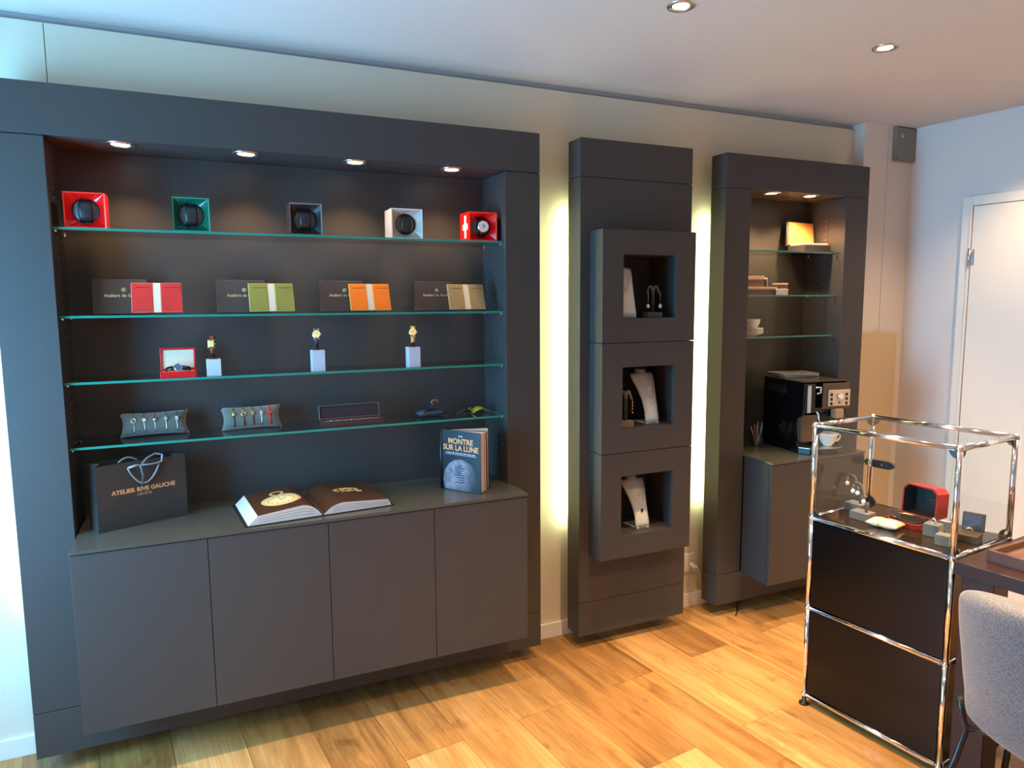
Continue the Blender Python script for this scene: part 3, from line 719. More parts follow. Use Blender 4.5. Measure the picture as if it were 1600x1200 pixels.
def bracelets(t, Mt, shape, defs, loc, rz, grp, h):
    for u, mats, charm, lb in defs:
        q = thing('bracelet', lb, 'bracelet', loc, rz, grp)
        bm = NB(); pts = [shape(u + .006 * math.sin(v * 7), v, -1) + V(0, -.0012, 0) for v in [.06 + .9 * k / 12 for k in range(13)]]
        half = int(len(pts) * .58)
        tube(bm, pts[:half + 1], .0018 if mats[2] else .0009, 6); obj('cord', bm, mats[0], q, M=Mt)
        bm = NB(); tube(bm, pts[half:], .0018 if mats[2] else .0009, 6); obj('chain', bm, mats[1], q, M=Mt)
        c = shape(u, .58, -1) + V(0, -.003, 0); bm = NB()
        if charm == 'ring': tube(bm, [(c.x + .007 * math.cos(a), c.y, c.z + .008 * math.sin(a)) for a in [2*PI*k/12 for k in range(12)]], .0017, 6, True)
        elif charm == 'disc': cyl(bm, c, c + V(0, -.002, 0), .0065, n=14)
        elif charm == 'square': box(bm, (c.x - .005, c.y - .002, c.z - .007), (c.x + .005, c.y, c.z + .007))
        elif charm == 'heart': sphere(bm, c, .007, 12, 1.1)
        else: box(bm, (c.x - .0015, c.y - .002, c.z - .01), (c.x + .0015, c.y, c.z + .01)); box(bm, (c.x - .005, c.y - .002, c.z - .0035), (c.x + .005, c.y, c.z + .0035))
        obj('charm', bm, mats[1], q, M=Mt)
L1, r1 = (-1.452, .052, ZS + .002), R(3)
t, Mt, shp = pillow('bracelet_pillow', 'grey bracelet pillow at the left of the lowest glass shelf, with five silver chains', L1, r1, .222, .088, .052, M_GREYV, -24, 'bracelet pillows')
S3 = (M_SILVER, M_SILVER, 0)
bracelets(t, Mt, shp, [(.20, S3, 'ring', 'silver bracelet with an open ring, leftmost on the left pillow'), (.35, S3, 'disc', 'silver bracelet with a round charm, second on the left pillow'),
    (.50, S3, 'heart', 'silver bracelet with a rounded charm, middle of the left pillow'), (.66, S3, 'cross', 'silver bracelet with a small cross charm, fourth on the left pillow'),
    (.82, S3, 'square', 'silver bracelet with a square charm, rightmost on the left pillow')], L1, r1, 'bracelets on the left pillow', .088)
L2, r2z = (-1.128, .042, ZS + .002), R(3)
t, Mt, shp = pillow('bracelet_pillow', 'grey bracelet pillow with gold charms and coloured cords', L2, r2z, .215, .088, .052, M_GREYV, -24, 'bracelet pillows')
mk, mr_, mred = M_BLACK, mat('dark_red_cord', srgb(110, 14, 20), .7), mat('bright_red_cord', srgb(210, 24, 26), .7)
bracelets(t, Mt, shp, [(.20, (mk, M_GOLD, 1), 'heart', 'bracelet with a gold charm on a black cord'), (.36, (mat('brown_cord', srgb(70, 22, 18), .7), M_GOLD, 1), 'ring', 'bracelet with a gold ring charm on a thin brown cord'),
    (.51, (mr_, M_GOLD, 1), 'cross', 'bracelet with a gold charm on a dark red cord'), (.65, S3, 'square', 'silver bracelet with a square plate on the right pillow'),
    (.79, (mred, mred, 1), 'disc', 'bracelet on a bright red band, rightmost of the right pillow')], L2, r2z, 'bracelets on the right pillow', .088)

M_MAR = mat('maroon_leatherette', srgb(60, 34, 34), .5); M_MARD = mat('maroon_velvet', srgb(44, 22, 24), .8)
t = thing('bracelet_case', 'long open maroon jewellery case lying on the lowest glass shelf', 'jewellery case', (-.884, -.03, ZS), R(1.5))
bm = NB(); box(bm, (0, 0, 0), (.236, .004, .018)); box(bm, (0, .052, 0), (.236, .056, .018)); box(bm, (0, .004, 0), (.004, .052, .018)); box(bm, (.232, .004, 0), (.236, .052, .018)); box(bm, (.004, .004, 0), (.232, .052, .003)); obj('base', bm, M_MAR, t, .0008)
bm = NB(); box(bm, (.005, .005, .0035), (.231, .051, .013)); obj('lining', bm, mat('pink_beige_lining', srgb(150, 116, 100), .7), t, .001)
Mt = Matrix.Translation((0, .056, .019)) @ Matrix.Rotation(R(-12), 4, 'X')
bm = NB(); box(bm, (0, 0, 0), (.236, .014, .003)); box(bm, (0, 0, .05), (.236, .014, .053)); box(bm, (0, 0, .003), (.003, .014, .05)); box(bm, (.233, 0, .003), (.236, .014, .05)); obj('lid', bm, mat('maroon_rim', srgb(96, 76, 74), .45), t, .0006, M=Mt)
bm = NB(); box(bm, (.0033, .004, .0033), (.2327, .013, .0497)); obj('lid_lining', bm, M_MARD, t, 0, M=Mt)
q = thing('bracelet', 'thin silver bracelet laid along the maroon case', 'bracelet', (-.884, -.03, ZS), R(1.5))
bm = NB(); tube(bm, [(.03 + .18 * k / 20, .026 + .006 * math.sin(k * .5), .0142) for k in range(21)], .0012, 6); obj('chain', bm, M_SILVER, q)
bm = NB(); sphere(bm, (.038, .024, .0165), .004, 10); sphere(bm, (.118, .026, .016), .003, 10); obj('stones', bm, M_SILVER, q)

M_NAVY = mat('navy_leather', srgb(16, 28, 50), .4)
t = thing('leather_pouch', 'dark blue grey leather watch pouch on the lowest glass shelf', 'pouch', (-.44, .035, ZS), R(8))
bm = NB()
def pf(u, v, s):
    x = u * 2 - 1; y = v * 2 - 1; b = ((1 - abs(x) ** 3) * (1 - abs(y) ** 2.5)) ** .5
    return V(x * .058, y * .028, .014 + s * b * .014)
grid(bm, lambda u, v: pf(u, v, 1), 16, 8); grid(bm, lambda u, v: pf(u, v, -1), 16, 8); bmesh.ops.remove_doubles(bm, verts=bm.verts, dist=.0005)
obj('pouch_body', bm, mat('slate_leather', srgb(58, 64, 76), .3), t)
bm = NB(); grid(bm, lambda u, v: V(-.055 + .075 * v + .01 * math.sin(u * PI), (u - .5) * .05, .008 + .046 * math.sin(v * 1.4)), 6, 10); obj('flap', bm, M_NAVY, t, solid=.003)
bm = NB(); tube(bm, [(.022 + .014 * math.cos(a), 0, .056 + .007 * math.sin(a)) for a in [2*PI*k/16 for k in range(16)]], .005, 8, True); obj('flap_roll', bm, mat('brown_suede', srgb(128, 82, 62), .8), t)

t = thing('leather_strap_case', 'yellow and dark green leather watch roll at the right of the lowest shelf', 'watch roll', (-.26, .02, ZS), R(6))
bm = NB(); grid(bm, lambda u, v: V(-.005 + .075 * v, (u - .5) * .055 * math.sin(PI * (.15 + .8 * v)), .003 + .024 * math.sin(PI * v) * (1 - (u * 2 - 1) ** 2 * .3)), 8, 12); obj('front_flap', bm, mat('chartreuse_leather', srgb(168, 160, 40), .4), t, solid=.0025)
bm = NB(); grid(bm, lambda u, v: V(-.075 + .075 * v, (u - .5) * .04 * math.sin(PI * (.2 + .7 * v)), .003 + .018 * math.sin(PI * v)), 8, 12); obj('rear_flap', bm, mat('dark_green_leather', srgb(26, 44, 30), .4), t, solid=.0025)
bm = NB(); tube(bm, [(-.012 + .007 * math.cos(a), -.004, .019 + .006 * math.sin(a)) for a in [2*PI*k/14 for k in range(14)]], .0018, 6, True); obj('buckle', bm, M_GOLD, t)
bm = NB(); tube(bm, [(-.05, -.02, .003), (-.03, -.018, .006), (-.012, -.006, .014)], .002, 6, flat=(.0035, .001)); obj('strap', bm, mat('brown_cord', srgb(70, 22, 18), .7), t)

# ------------------------------------------------------------------ on the worktop: bag, books
ZS = ZT + .0002
M_BAG = mat('bag_paper', srgb(50, 46, 43), .32, noise=(6, .1), bump=(14, .15, .003))
t = thing('paper_bag', 'dark paper carrier bag with blue ribbon handles at the left of the worktop', 'shopping bag', (-1.627, -.114, ZS), R(22))
W_, D_, Hb = .286, .092, .222
bm = NB()
def wall(a, b, bow):
    grid(bm, lambda u, v: V(a[0] + (b[0] - a[0]) * u, a[1] + (b[1] - a[1]) * u, Hb * v) + V(0, bow * math.sin(PI * u) * (.3 + v * .7), 0), 8, 6, smooth=False)
wall((0, 0), (W_, 0), .004); wall((W_, D_), (0, D_), -.004)
for x, s in ((0, 1), (W_, -1)):
    grid(bm, lambda u, v: V(x + s * .028 * v * (1 - abs(u * 2 - 1)), D_ * u, Hb * v), 2, 6, smooth=False)
grid(bm, lambda u, v: V(W_ * u, D_ * v, .0005), 1, 1)
bmesh.ops.remove_doubles(bm, verts=bm.verts, dist=.0008)
obj('bag_body', bm, M_BAG, t, solid=.0008)
text('lettering', 'ATELIER RIVE GAUCHE', .0195, M_FOIL, t, (.147, .0005, .118), UPR, off=.0008, sx=1.02)
text('small_lettering', 'GENÈVE', .013, mat('dull_gold', (.55, .45, .32, 1), .4, .8), t, (.147, .0005, .103), UPR, off=.0002)
M_RIB = mat('blue_grey_ribbon', srgb(124, 126, 130), .5)
bm = NB(); pts = [(.098 + .1 * k / 18, -.004, Hb - .018 - .060 * math.sin(PI * k / 18) ** .8) for k in range(19)]
tube(bm, pts, .003, 8, flat=(.0035, .0022)); obj('front_handle', bm, M_RIB, t)
bm = NB(); pts = [(.085 + .06 * k / 12, D_ * .5, Hb - .006 + .014 * math.sin(PI * k / 12)) for k in range(13)]
tube(bm, pts, .003, 8, flat=(.003, .003)); obj('rear_handle', bm, M_RIB, t)
bm = NB()
tube(bm, [(.135, -.006, Hb - .022), (.158, -.008, Hb + .006), (.185, -.008, Hb + .018), (.208, -.008, Hb + .012), (.205, -.008, Hb - .012), (.178, -.008, Hb - .016), (.14, -.008, Hb - .014)], .003, 8, flat=(.0055, .0016))
tube(bm, [(.138, -.008, Hb - .014), (.142, -.012, Hb - .05), (.138, -.012, Hb - .082)], .003, 8, flat=(.0065, .0012))
tube(bm, [(.138, -.008, Hb - .014), (.12, -.01, Hb - .012), (.10, -.004, Hb - .018)], .003, 8, flat=(.004, .0018))
obj('ribbon_bow', bm, M_RIB, t)

# open photo book
t = thing('open_book', 'large open photo book showing gold watch parts on brown pages', 'book', (-.925, -.232, ZS), R(5))
M_PAGE = mat('brown_photo_page', srgb(68, 42, 24), .3); M_COVER = mat('book_cover_dark', srgb(24, 24, 26), .4)
bm = NB(); box(bm, (-.262, -.004, 0), (-.012, .304, .003)); box(bm, (.012, -.004, 0), (.262, .304, .003)); box(bm, (-.012, -.004, 0), (.012, .304, .002)); obj('cover', bm, M_COVER, t)
def pageprof(side, hh):
    pts = []
    for k in range(17):
        a = k / 16
        pts.append((side * (.004 + (.216 if side < 0 else .236) * a), .006 + hh * (math.sin(min(1, a * 3.0) * PI / 2) ** .8) * (1 - .45 * a) + .0))
    return pts
for sd, hh in ((-1, .05), (1, .038)):
    pr = pageprof(sd, hh)
    bm = NB(); base = [(sd * .248, .0035), (sd * .004, .0035)]
    outl = pr + [(sd * .252, .0035), (sd * .004, .0035)]
    poly(bm, [(x, 0, z) for x, z in outl], (0, .298, 0)); obj('page_block', bm, M_PAPER, t)
    bm = NB(); G = [[bm.verts.new((x, y, z + .0008)) for x, z in pr] for y in (.0, .299)]
    for k in range(16):
        f = bm.faces.new([G[0][k], G[0][k+1], G[1][k+1], G[1][k]]); f.smooth = True
    obj('page', bm, M_PAGE, t)
    # fine page lines along the front edge
    bm = NB()
    for q in (.3, .52, .74): tube(bm, [(x, -.0003, .0035 + (z - .0035) * q) for x, z in pr[2:]], .0004, 4)
    obj('page_lines', bm, mat('page_shadow_line', srgb(140, 96, 96), .8), t)
def on_page(sd, hh, x, y, lift):
    pr = pageprof(sd, hh); ax = abs(x)
    a = min(1, max(0, (ax - .004) / (.216 if sd < 0 else .236))) * 16; k = min(15, int(a)); f = a - k
    return V(x, y, pr[k][1] + (pr[k+1][1] - pr[k][1]) * f + lift)
M_GP = mat('printed_gold', srgb(216, 178, 112), .35); M_GP2 = mat('printed_gold_dark', srgb(150, 108, 52), .35); M_GP3 = mat('printed_dial_cream', srgb(232, 206, 150), .35)
def disc(cx, cy, r0, r1, m, nm, sd=-1, hh=.05, lift=.0022, a0=0, a1=2*PI):
    bm = NB(); n = 36; rings = []
    for rr in [r0 + (r1 - r0) * q / 9 for q in range(10)]:
        rings.append([bm.verts.new(on_page(sd, hh, cx + rr * math.cos(a0 + (a1-a0)*k/n), cy + rr * math.sin(a0 + (a1-a0)*k/n), lift)) for k in range(n + (0 if a1 - a0 > 6.2 else 1))])
    m_ = len(rings[0])
    for A, B in zip(rings, rings[1:]):
        for k in range(m_ if a1 - a0 > 6.2 else m_ - 1): bm.faces.new([A[k], A[(k+1)%m_], B[(k+1)%m_], B[k]])
    obj(nm, bm, m, t)
disc(-.118, .125, .001, .064, M_GP3, 'printed_dial'); disc(-.118, .125, .056, .069, M_GP, 'printed_case_rim', lift=.0026); disc(-.118, .125, .046, .048, M_GP2, 'printed_chapter_ring', lift=.0028)
disc(-.118, .218, .016, .026, M_GP, 'printed_bow', lift=.002)
bm = NB()
for k in range(12):
    a = k * PI / 6; p = on_page(-1, .05, -.118 + .040 * math.cos(a), .125 + .040 * math.sin(a), .0026); box(bm, p - V(.0018, .0018, .0003), p + V(.0018, .0018, .0003))
for dx, dy in ((.02, .016), (-.006, .03)):
    for q in range(8):
        p = on_page(-1, .05, -.118 + dx * q / 7, .125 + dy * q / 7, .0027); box(bm, p - V(.0012, .0012, .0003), p + V(.0012, .0012, .0003))
p = on_page(-1, .05, -.118, .197, .0022); box(bm, p - V(.007, .009, .0003), p + V(.007, .009, .0003))
obj('printed_numerals', bm, M_GP2, t)
random.seed(3)
bm = NB()
for k in range(26):
    a = k * .42; rr = .012 + .0016 * k
    cx, cy = .125 + rr * math.cos(a) * 1.0 + .012, .175 + rr * math.sin(a) * .62
    p = on_page(1, .038, cx, cy, .0016); s = .004 + .004 * random.random()
    q = [p + V(s * math.cos(b + a) * 1.4, s * math.sin(b + a), .0001 * k * .05) for b in (0, 1.3, 2.6, 3.9, 5.2)]
    poly(bm, q)
obj('printed_movement', bm, M_GP, t)
disc(.142, .175, .018, .032, M_GP, 'printed_bridge', 1, .038, .0019, .4, 4.6)
disc(.118, .165, .006, .013, M_GP2, 'printed_wheel', 1, .038, .0021)
disc(.175, .148, .002, .012, M_GP, 'printed_gear', 1, .038, .0019)

# standing moon book
sp = V(-.421, -.05, 0)
t = thing('standing_book', 'dark book with a moon on its cover, standing half open on the worktop', 'book', (sp.x, sp.y, ZS))
Hk, Wk = .243, .196
def leaf(ang, th, w_, z0=.003, z1=Hk - .004, start=.0):
    Mx = Matrix.Rotation(R(ang), 4, 'Z'); bm = NB(); box(bm, (start, -th/2, z0), (w_, th/2, z1), M=Mx); return bm
M_MOONC = mat('moon_book_cover', srgb(22, 19, 22), .35)
obj('front_cover', leaf(-58, .003, Wk, 0, Hk), M_MOONC, t)
obj('back_cover', leaf(-10, .003, Wk, 0, Hk), M_MOONC, t)
bm = NB(); cyl(bm, (-.002, 0, 0), (-.002, 0, Hk), .006, n=14); obj('spine', bm, M_MOONC, t)
for nm, a0, a1 in (('page_block', -56, -46), ('page_block', -43.5, -40), ('page_block', -26, -12)):
    bm = NB(); w_ = Wk - .008; seg = 5
    pts = [(0.004, 0, .003)] + [(w_ * math.cos(R(a0 + (a1 - a0) * k / seg)), w_ * math.sin(R(a0 + (a1 - a0) * k / seg)), .003) for k in range(seg + 1)]
    poly(bm, pts, (0, 0, Hk - .008)); obj(nm, bm, M_PAPER, t)
obj('end_paper', leaf(-35, .0012, Wk - .008), mat('mauve_paper', srgb(96, 70, 78), .7), t)
cv = bpy.data.objects.new('cover_print', None)
Mx = Matrix.Rotation(R(-58), 4, 'Z'); fr = R(-58)
def cov(x, z, o=.0018): return Mx @ V(x, -o, z)
M_OR = mat('copper_print', srgb(224, 148, 84), .45); M_WP = mat('white_print', srgb(200, 196, 200), .5)
text('title_lettering', 'UNE', .0105, M_WP, t, cov(Wk/2, .218), (R(90), 0, fr))
text('title_lettering', 'MONTRE', .031, M_OR, t, cov(Wk/2, .190), (R(90), 0, fr), off=.0007, sx=.98)
text('title_lettering', 'SUR LA LUNE', .031, M_OR, t, cov(Wk/2, .163), (R(90), 0, fr), off=.0007, sx=.95)
bm = NB()
for k in range(22): box(bm, (.024 + k * .0068, -.0021, .1505), (.024 + k * .0068 + .002 + .0035 * ((k * 7) % 3) / 2, -.0017, .1545), M=Mx)
obj('subtitle_lettering', bm, M_WP, t)
bm = NB(); box(bm, (.02, -.0021, .1455), (Wk - .02, -.0017, .1468), M=Mx); obj('title_rule', bm, M_WP, t)
# moon disc clipped by the cover edge
bm = NB(); cx, cz, rr = .098, .040, .088; n = 48
pts = []
for k in range(n):
    a = 2*PI*k/n; x = cx + rr * math.cos(a); z = cz + rr * math.sin(a)
    pts.append((max(.002, min(Wk - .002, x)), max(.002, z)))
P2 = []
for p in pts:
    if not P2 or (abs(p[0]-P2[-1][0]) + abs(p[1]-P2[-1][1])) > 1e-4: P2.append(p)
c0 = bm.verts.new(cov(cx, cz, .0022)); vv = [bm.verts.new(cov(x, z, .0022)) for x, z in P2]
for k in range(len(vv)): bm.faces.new([c0, vv[k], vv[(k+1) % len(vv)]])
mm = mat('moon_print', srgb(120, 110, 122), .5); nt = mm.node_tree; b = nt.nodes['Principled BSDF']
tc = nt.nodes.new('ShaderNodeTexCoord'); nz = nt.nodes.new('ShaderNodeTexNoise'); nz.inputs['Scale'].default_value = 22; nz.inputs['Detail'].default_value = 8; nz.inputs['Roughness'].default_value = .7
vo = nt.nodes.new('ShaderNodeVectorMath'); vo.operation = 'DISTANCE'; vo.inputs[1].default_value = tuple(cov(cx - .045, cz + .03, .002))
nt.links.new(tc.outputs['Object'], nz.inputs['Vector']); nt.links.new(tc.outputs['Object'], vo.inputs[0])
rp = nt.nodes.new('ShaderNodeValToRGB'); rp.color_ramp.elements[0].position = .3; rp.color_ramp.elements[0].color = srgb(52, 44, 54); rp.color_ramp.elements[1].position = .66; rp.color_ramp.elements[1].color = srgb(158, 148, 156)
rq = nt.nodes.new('ShaderNodeMapRange'); rq.inputs[1].default_value = .05; rq.inputs[2].default_value = .12
mx = nt.nodes.new('ShaderNodeMix'); mx.data_type = 'RGBA'; mx.inputs[7].default_value = srgb(22, 19, 22)
nt.links.new(nz.outputs[0], rp.inputs[0]); nt.links.new(rp.outputs[0], mx.inputs[6]); nt.links.new(vo.outputs['Value'], rq.inputs[0]); nt.links.new(rq.outputs[0], mx.inputs[0]); nt.links.new(mx.outputs[2], b.inputs['Base Color'])
obj('moon_picture', bm, mm, t)
bm = NB()
for k in range(8):
    hw_ = .012 + .006 * ((k * 5) % 3); box(bm, (Wk * .48 - hw_, -.0028, .100 - k * .0095), (Wk * .48 + hw_, -.0024, .1035 - k * .0095), M=Mx)
obj('small_print', bm, mat('dark_print', srgb(30, 26, 34), .5), t)

# ------------------------------------------------------------------ coffee unit contents
ZS = CS[0] + .0002
t = thing('gift_box', 'open dark box with a cream lining, on the top shelf of the coffee unit', 'gift box', (1.525, -.035, ZS), R(-2))
M_BX = mat('grey_brown_box', srgb(74, 64, 66), .45)
M_CRM = mat('cream_lining', srgb(206, 138, 72), .6)
bm = NB(); box(bm, (0, 0, 0), (.175, .115, .038)); obj('base', bm, M_BX, t, .003)
bm = NB(); box(bm, (.008, .008, .0385), (.167, .107, .046)); obj('pad', bm, mat('white_satin', srgb(245, 226, 196), .5), t, .003)
Mt = Matrix.Translation((-.012, .108, .04)) @ Matrix.Rotation(R(-12), 4, 'X')
bm = NB(); poly(bm, [(.0, .0, 0), (.185, 0, 0), (.2, 0, .128), (.02, 0, .132)], (0, .014, 0)); obj('lid', bm, M_BX, t, .002, M=Mt)
bm = NB(); poly(bm, [(.006, -.001, .004), (.179, -.001, .004), (.193, -.001, .122), (.026, -.001, .126)], (0, -.004, 0)); obj('lid_lining', bm, M_CRM, t, .002, M=Mt)
ZS = CS[1] + .0002
M_BB = mat('brown_box', srgb(98, 74, 60), .5); M_BL = mat('beige_box_edge', srgb(196, 168, 140), .5); M_BD = mat('black_box_inside', srgb(20, 12, 14), .6)
def small_box(label, x0, x1, y0, y1, z0, z1, m, m2, rim=.004):
    q = thing('gift_box', label, 'gift box', (x0, y0, z0), 0, 'small boxes on the middle shelf of the coffee unit')
    w_, d, h = x1 - x0, y1 - y0, z1 - z0
    bobj('base', (0, 0, 0), (w_, d, h * .68), m, q, .001); bobj('lid', (-.001, -.001, h * .69), (w_ + .001, d + .001, h), m2, q, .001)
small_box('long brown box with a beige lid at the left of the middle shelf', 1.125, 1.335, -.05, .06, ZS, ZS + .038, M_BB, M_BL)
small_box('brown box with a beige lid stacked on the long box', 1.14, 1.272, -.03, .05, ZS + .0385, ZS + .092, M_BB, M_BL)
q = thing('ring_box', 'upright open black ring box with white edges on the middle shelf', 'ring box', (1.31, .065, ZS)); bobj('back', (0, 0, 0), (.075, .012, .088), M_BL, q, .002); bobj('inside', (.018, -.002, .006), (.070, -.0003, .082), M_BD, q, .001); bobj('left_side', (0, -.03, 0), (.006, -.0005, .088), M_BL, q, .001)
small_box('small beige cube box at the right of the middle shelf', 1.395, 1.452, -.01, .045, ZS, ZS + .03, M_BL, M_BL)
small_box('small brown box stacked on the beige cube box', 1.397, 1.450, -.008, .043, ZS + .0305, ZS + .06, M_BB, M_BL)
small_box('tiny light grey box in front on the middle shelf', 1.325, 1.375, -.07, -.055, ZS, ZS + .03, M_WHITE, M_WHITE)
# cups
ZS = CS[2] + .0002
M_CHINA = mat('white_china', srgb(226, 222, 214), .15, spec=.6)
def saucer(lb, x, y, z):
    bm = NB(); lathe(bm, [(0, .002), (.022, 0), (.026, .002), (.045, .008), (.058, .014), (.0585, .016), (.045, .0115), (.024, .006), (0, .005)], 36)
    o = obj('saucer', bm, M_CHINA); o.location = (x, y, z); return tag(o, lb, 'saucer', 'white saucers in the coffee unit')
for k, (xx, n) in enumerate(((1.222, 5), )):
    for i in range(n):
        saucer(['white saucer at the bottom of the stack', 'second white saucer from the bottom of the stack', 'third white saucer of the stack', 'fourth white saucer from the bottom of the stack', 'top white saucer of the stack, under the cup'][i], xx, -.005, ZS + i * .0062)
def cup(lb, x, y, z, ang, s=1.0):
    t = thing('coffee_cup', lb, 'cup', (x, y, z), ang, 'white cups in the coffee unit')
    bm = NB(); lathe(bm, [(0, 0), (.018*s, 0), (.019*s, .004*s), (.027*s, .014*s), (.036*s, .032*s), (.040*s, .052*s), (.0408*s, .056*s), (.039*s, .056*s), (.034*s, .032*s), (.024*s, .012*s), (0, .008*s)], 32); obj('bowl', bm, M_CHINA, t)
    bm = NB(); tube(bm, [(-.035*s, 0, .047*s), (-.047*s, 0, .050*s), (-.058*s, 0, .043*s), (-.056*s, 0, .030*s), (-.044*s, 0, .020*s), (-.030*s, 0, .016*s)], .0035*s, 8, flat=(.0045*s, .0028*s)); obj('handle', bm, M_CHINA, t)
    return t
cup('white cup on the saucer stack of the lowest glass shelf', 1.228, -.005, ZS + .0318, R(10), .95)

# glass with sticks
ZS = ZT + .0002
t = thing('glass_jar', 'small round glass jar of sugar sticks on the worktop by the coffee machine', 'jar', (1.316, .03, ZS))
bm = NB(); lathe(bm, [(0, .002), (.02, 0), (.034, .014), (.038, .03), (.034, .048), (.026, .058), (.027, .062)], 30); obj('jar_glass', bm, glass_mat('jar_glass', (.93, .95, .93, 1), 3.0), t, solid=.002)
cols = (('stick_blue', (120, 178, 196)), ('stick_pale', (216, 212, 204)), ('stick_pink', (200, 140, 120)))
for k, (a, b, c, wd) in enumerate((((-.005, 0), (-.034, .01), 1, .003), ((0, .005), (-.022, 0), 2, .003), ((.0, 0), (.022, -.01), 0, .009), ((.004, .0), (.036, .0), 0, .009), ((-.002, -.004), (-.012, -.008), 2, .003), ((.006, .004), (.016, .012), 0, .005))):
    q = thing('sugar_stick', ['pale sugar stick leaning furthest left in the glass jar', 'pink sugar stick leaning left in the glass jar', 'light blue sugar stick leaning right in the glass jar', 'light blue sugar stick leaning furthest right in the glass jar', 'pink sugar stick nearly upright in the glass jar', 'light blue sugar stick at the back of the glass jar'][k], 'sugar stick', (1.316, .03, ZS), 0, 'sugar sticks in the glass jar')
    bm = NB(); tube(bm, [(a[0], a[1], .006), (b[0], b[1], .105 + .01 * (k % 3))], .003, 8, flat=(wd, .0015)); obj('paper_tube', bm, mat(cols[c][0], srgb(*cols[c][1]), .6), q)

# coffee machine
t = thing('coffee_machine', 'black automatic coffee machine with a beige button panel on the worktop', 'coffee machine', (1.415, .095, ZS), R(-10))
# local: x to the right 0..0.25, y from 0 (rear) to -0.33 (front)
bm = NB()
prof = [(0, .012), (-.27, .012), (-.285, .03), (-.262, .12), (-.268, .17), (-.318, .19), (-.325, .345), (-.30, .352), (0, .352)]
poly(bm, [(0, y, z) for y, z in prof], (.012, 0, 0)); obj('side_shell', bm, M_GLOSSB, t, .002)
bm = NB(); poly(bm, [(.238, y, z) for y, z in prof], (.012, 0, 0)); obj('side_shell', bm, M_GLOSSB, t, .002)
bm = NB(); box(bm, (.0125, -.235, .014), (.2375, 0, .350)); box(bm, (.0125, -.305, .20), (.2375, -.236, .346)); obj('body', bm, M_GLOSSB, t, .002)
bobj('top_cover', (-.002, -.32, .3525), (.252, .002, .358), mat('machine_top', srgb(60, 54, 46), .2), t, .004)
bm = NB()
for k in range(16): box(bm, (-.0012, -.045 - k * .0095, .285), (0, -.041 - k * .0095, .325))
obj('side_vents', bm, mat('vent_dark_grey', srgb(40, 40, 42), .4), t)
M_PNL = mat('silver_beige_panel', srgb(206, 184, 158), .3, .4)
bobj('front_fascia', (.10, -.334, .22), (.252, -.3265, .348), mat('fascia_bronze', srgb(96, 78, 62), .22, .6), t, .003)
bobj('control_panel', (.128, -.342, .235), (.25, -.3345, .315), M_PNL, t, .003)
for xx in (.142, .228):
    for zz in (.248, .270, .292):
        bobj('button', (xx - .006, -.344, zz - .007), (xx + .007, -.3422, zz + .007), M_BLACK, t, .001)
bm = NB(); cyl(bm, (.187, -.343, .285), (.187, -.356, .285), .015, .013, 22); obj('dial_knob', bm, M_CHROME, t)
bm = NB(); cyl(bm, (.187, -.343, .252), (.187, -.346, .252), .004, n=12); obj('small_button', bm, M_BLACK, t)
bobj('coffee_spout', (.165, -.352, .175), (.21, -.31, .222), mat('spout_tan', srgb(170, 138, 112), .3, .3), t, .004)
bobj('spout_core', (.12, -.305, .15), (.232, -.24, .198), M_BLACK, t, .004)
bobj('water_gauge', (.014, -.334, .205), (.036, -.3265, .34), mat('blue_reflect_chrome', (.55, .72, .9, 1), .12, 1.0), t, .002)
bm = NB(); tube(bm, [(.055, -.335, .33), (.078, -.345, .33), (.078, -.345, .305), (.06, -.342, .30)], .005, 8); obj('steam_knob', bm, M_CHROME, t)
bm = NB(); tube(bm, [(.062, -.335, .215), (.07, -.345, .20), (.074, -.348, .16), (.076, -.35, .09)], .0045, 8); obj('steam_wand', bm, M_CHROME, t)
bobj('grounds_drawer', (.014, -.30, .055), (.105, -.2355, .19), mat('drawer_brown', srgb(92, 68, 50), .25), t, .006)
bm = NB()
def dtr(z): return [(.0, -.236, z), (.0, -.30, z), (.03, -.345, z), (.09, -.365, z), (.17, -.365, z), (.222, -.345, z), (.25, -.30, z), (.25, -.236, z)]
poly(bm, dtr(.0), (0, 0, .028)); obj('drip_tray', bm, M_BLACK, t, .003)
bm = NB(); poly(bm, [(x * .96 + .005, y * .985, z) for x, y, z in dtr(.0285)], (0, 0, .003)); obj('drip_grate', bm, M_STEEL, t)
Mc = Matrix.Translation((1.415, .095, ZS)) @ Matrix.Rotation(R(-10), 4, 'Z')
p = Mc @ V(.165, -.300, .032)
cup('white cup standing on the drip tray of the coffee machine', p.x, p.y, p.z, R(165), 1.15)
# magazines on top of the machine
for k, (a, z, lb, m) in enumerate(((3, .3585, 'lower dark magazine on top of the coffee machine', M_COVER), (-2, .3695, 'upper dark magazine on top of the coffee machine', M_COVER))):
    p = Mc @ V(.0, 0, z)
    q = thing('magazine', lb, 'magazine', (p.x, p.y, p.z), R(-9 + a), 'magazines on the coffee machine')
    bobj('cover', (.01, -.155, 0), (.215, -.005, .0015), m, q, 0); bobj('page_block', (.012, -.153, .0016), (.213, -.007, .0085), M_PAPER, q, 0); bobj('cover', (.01, -.155, .0086), (.215, -.005, .010), mat('grey_cover', srgb(110, 98, 84), .35), q, 0)

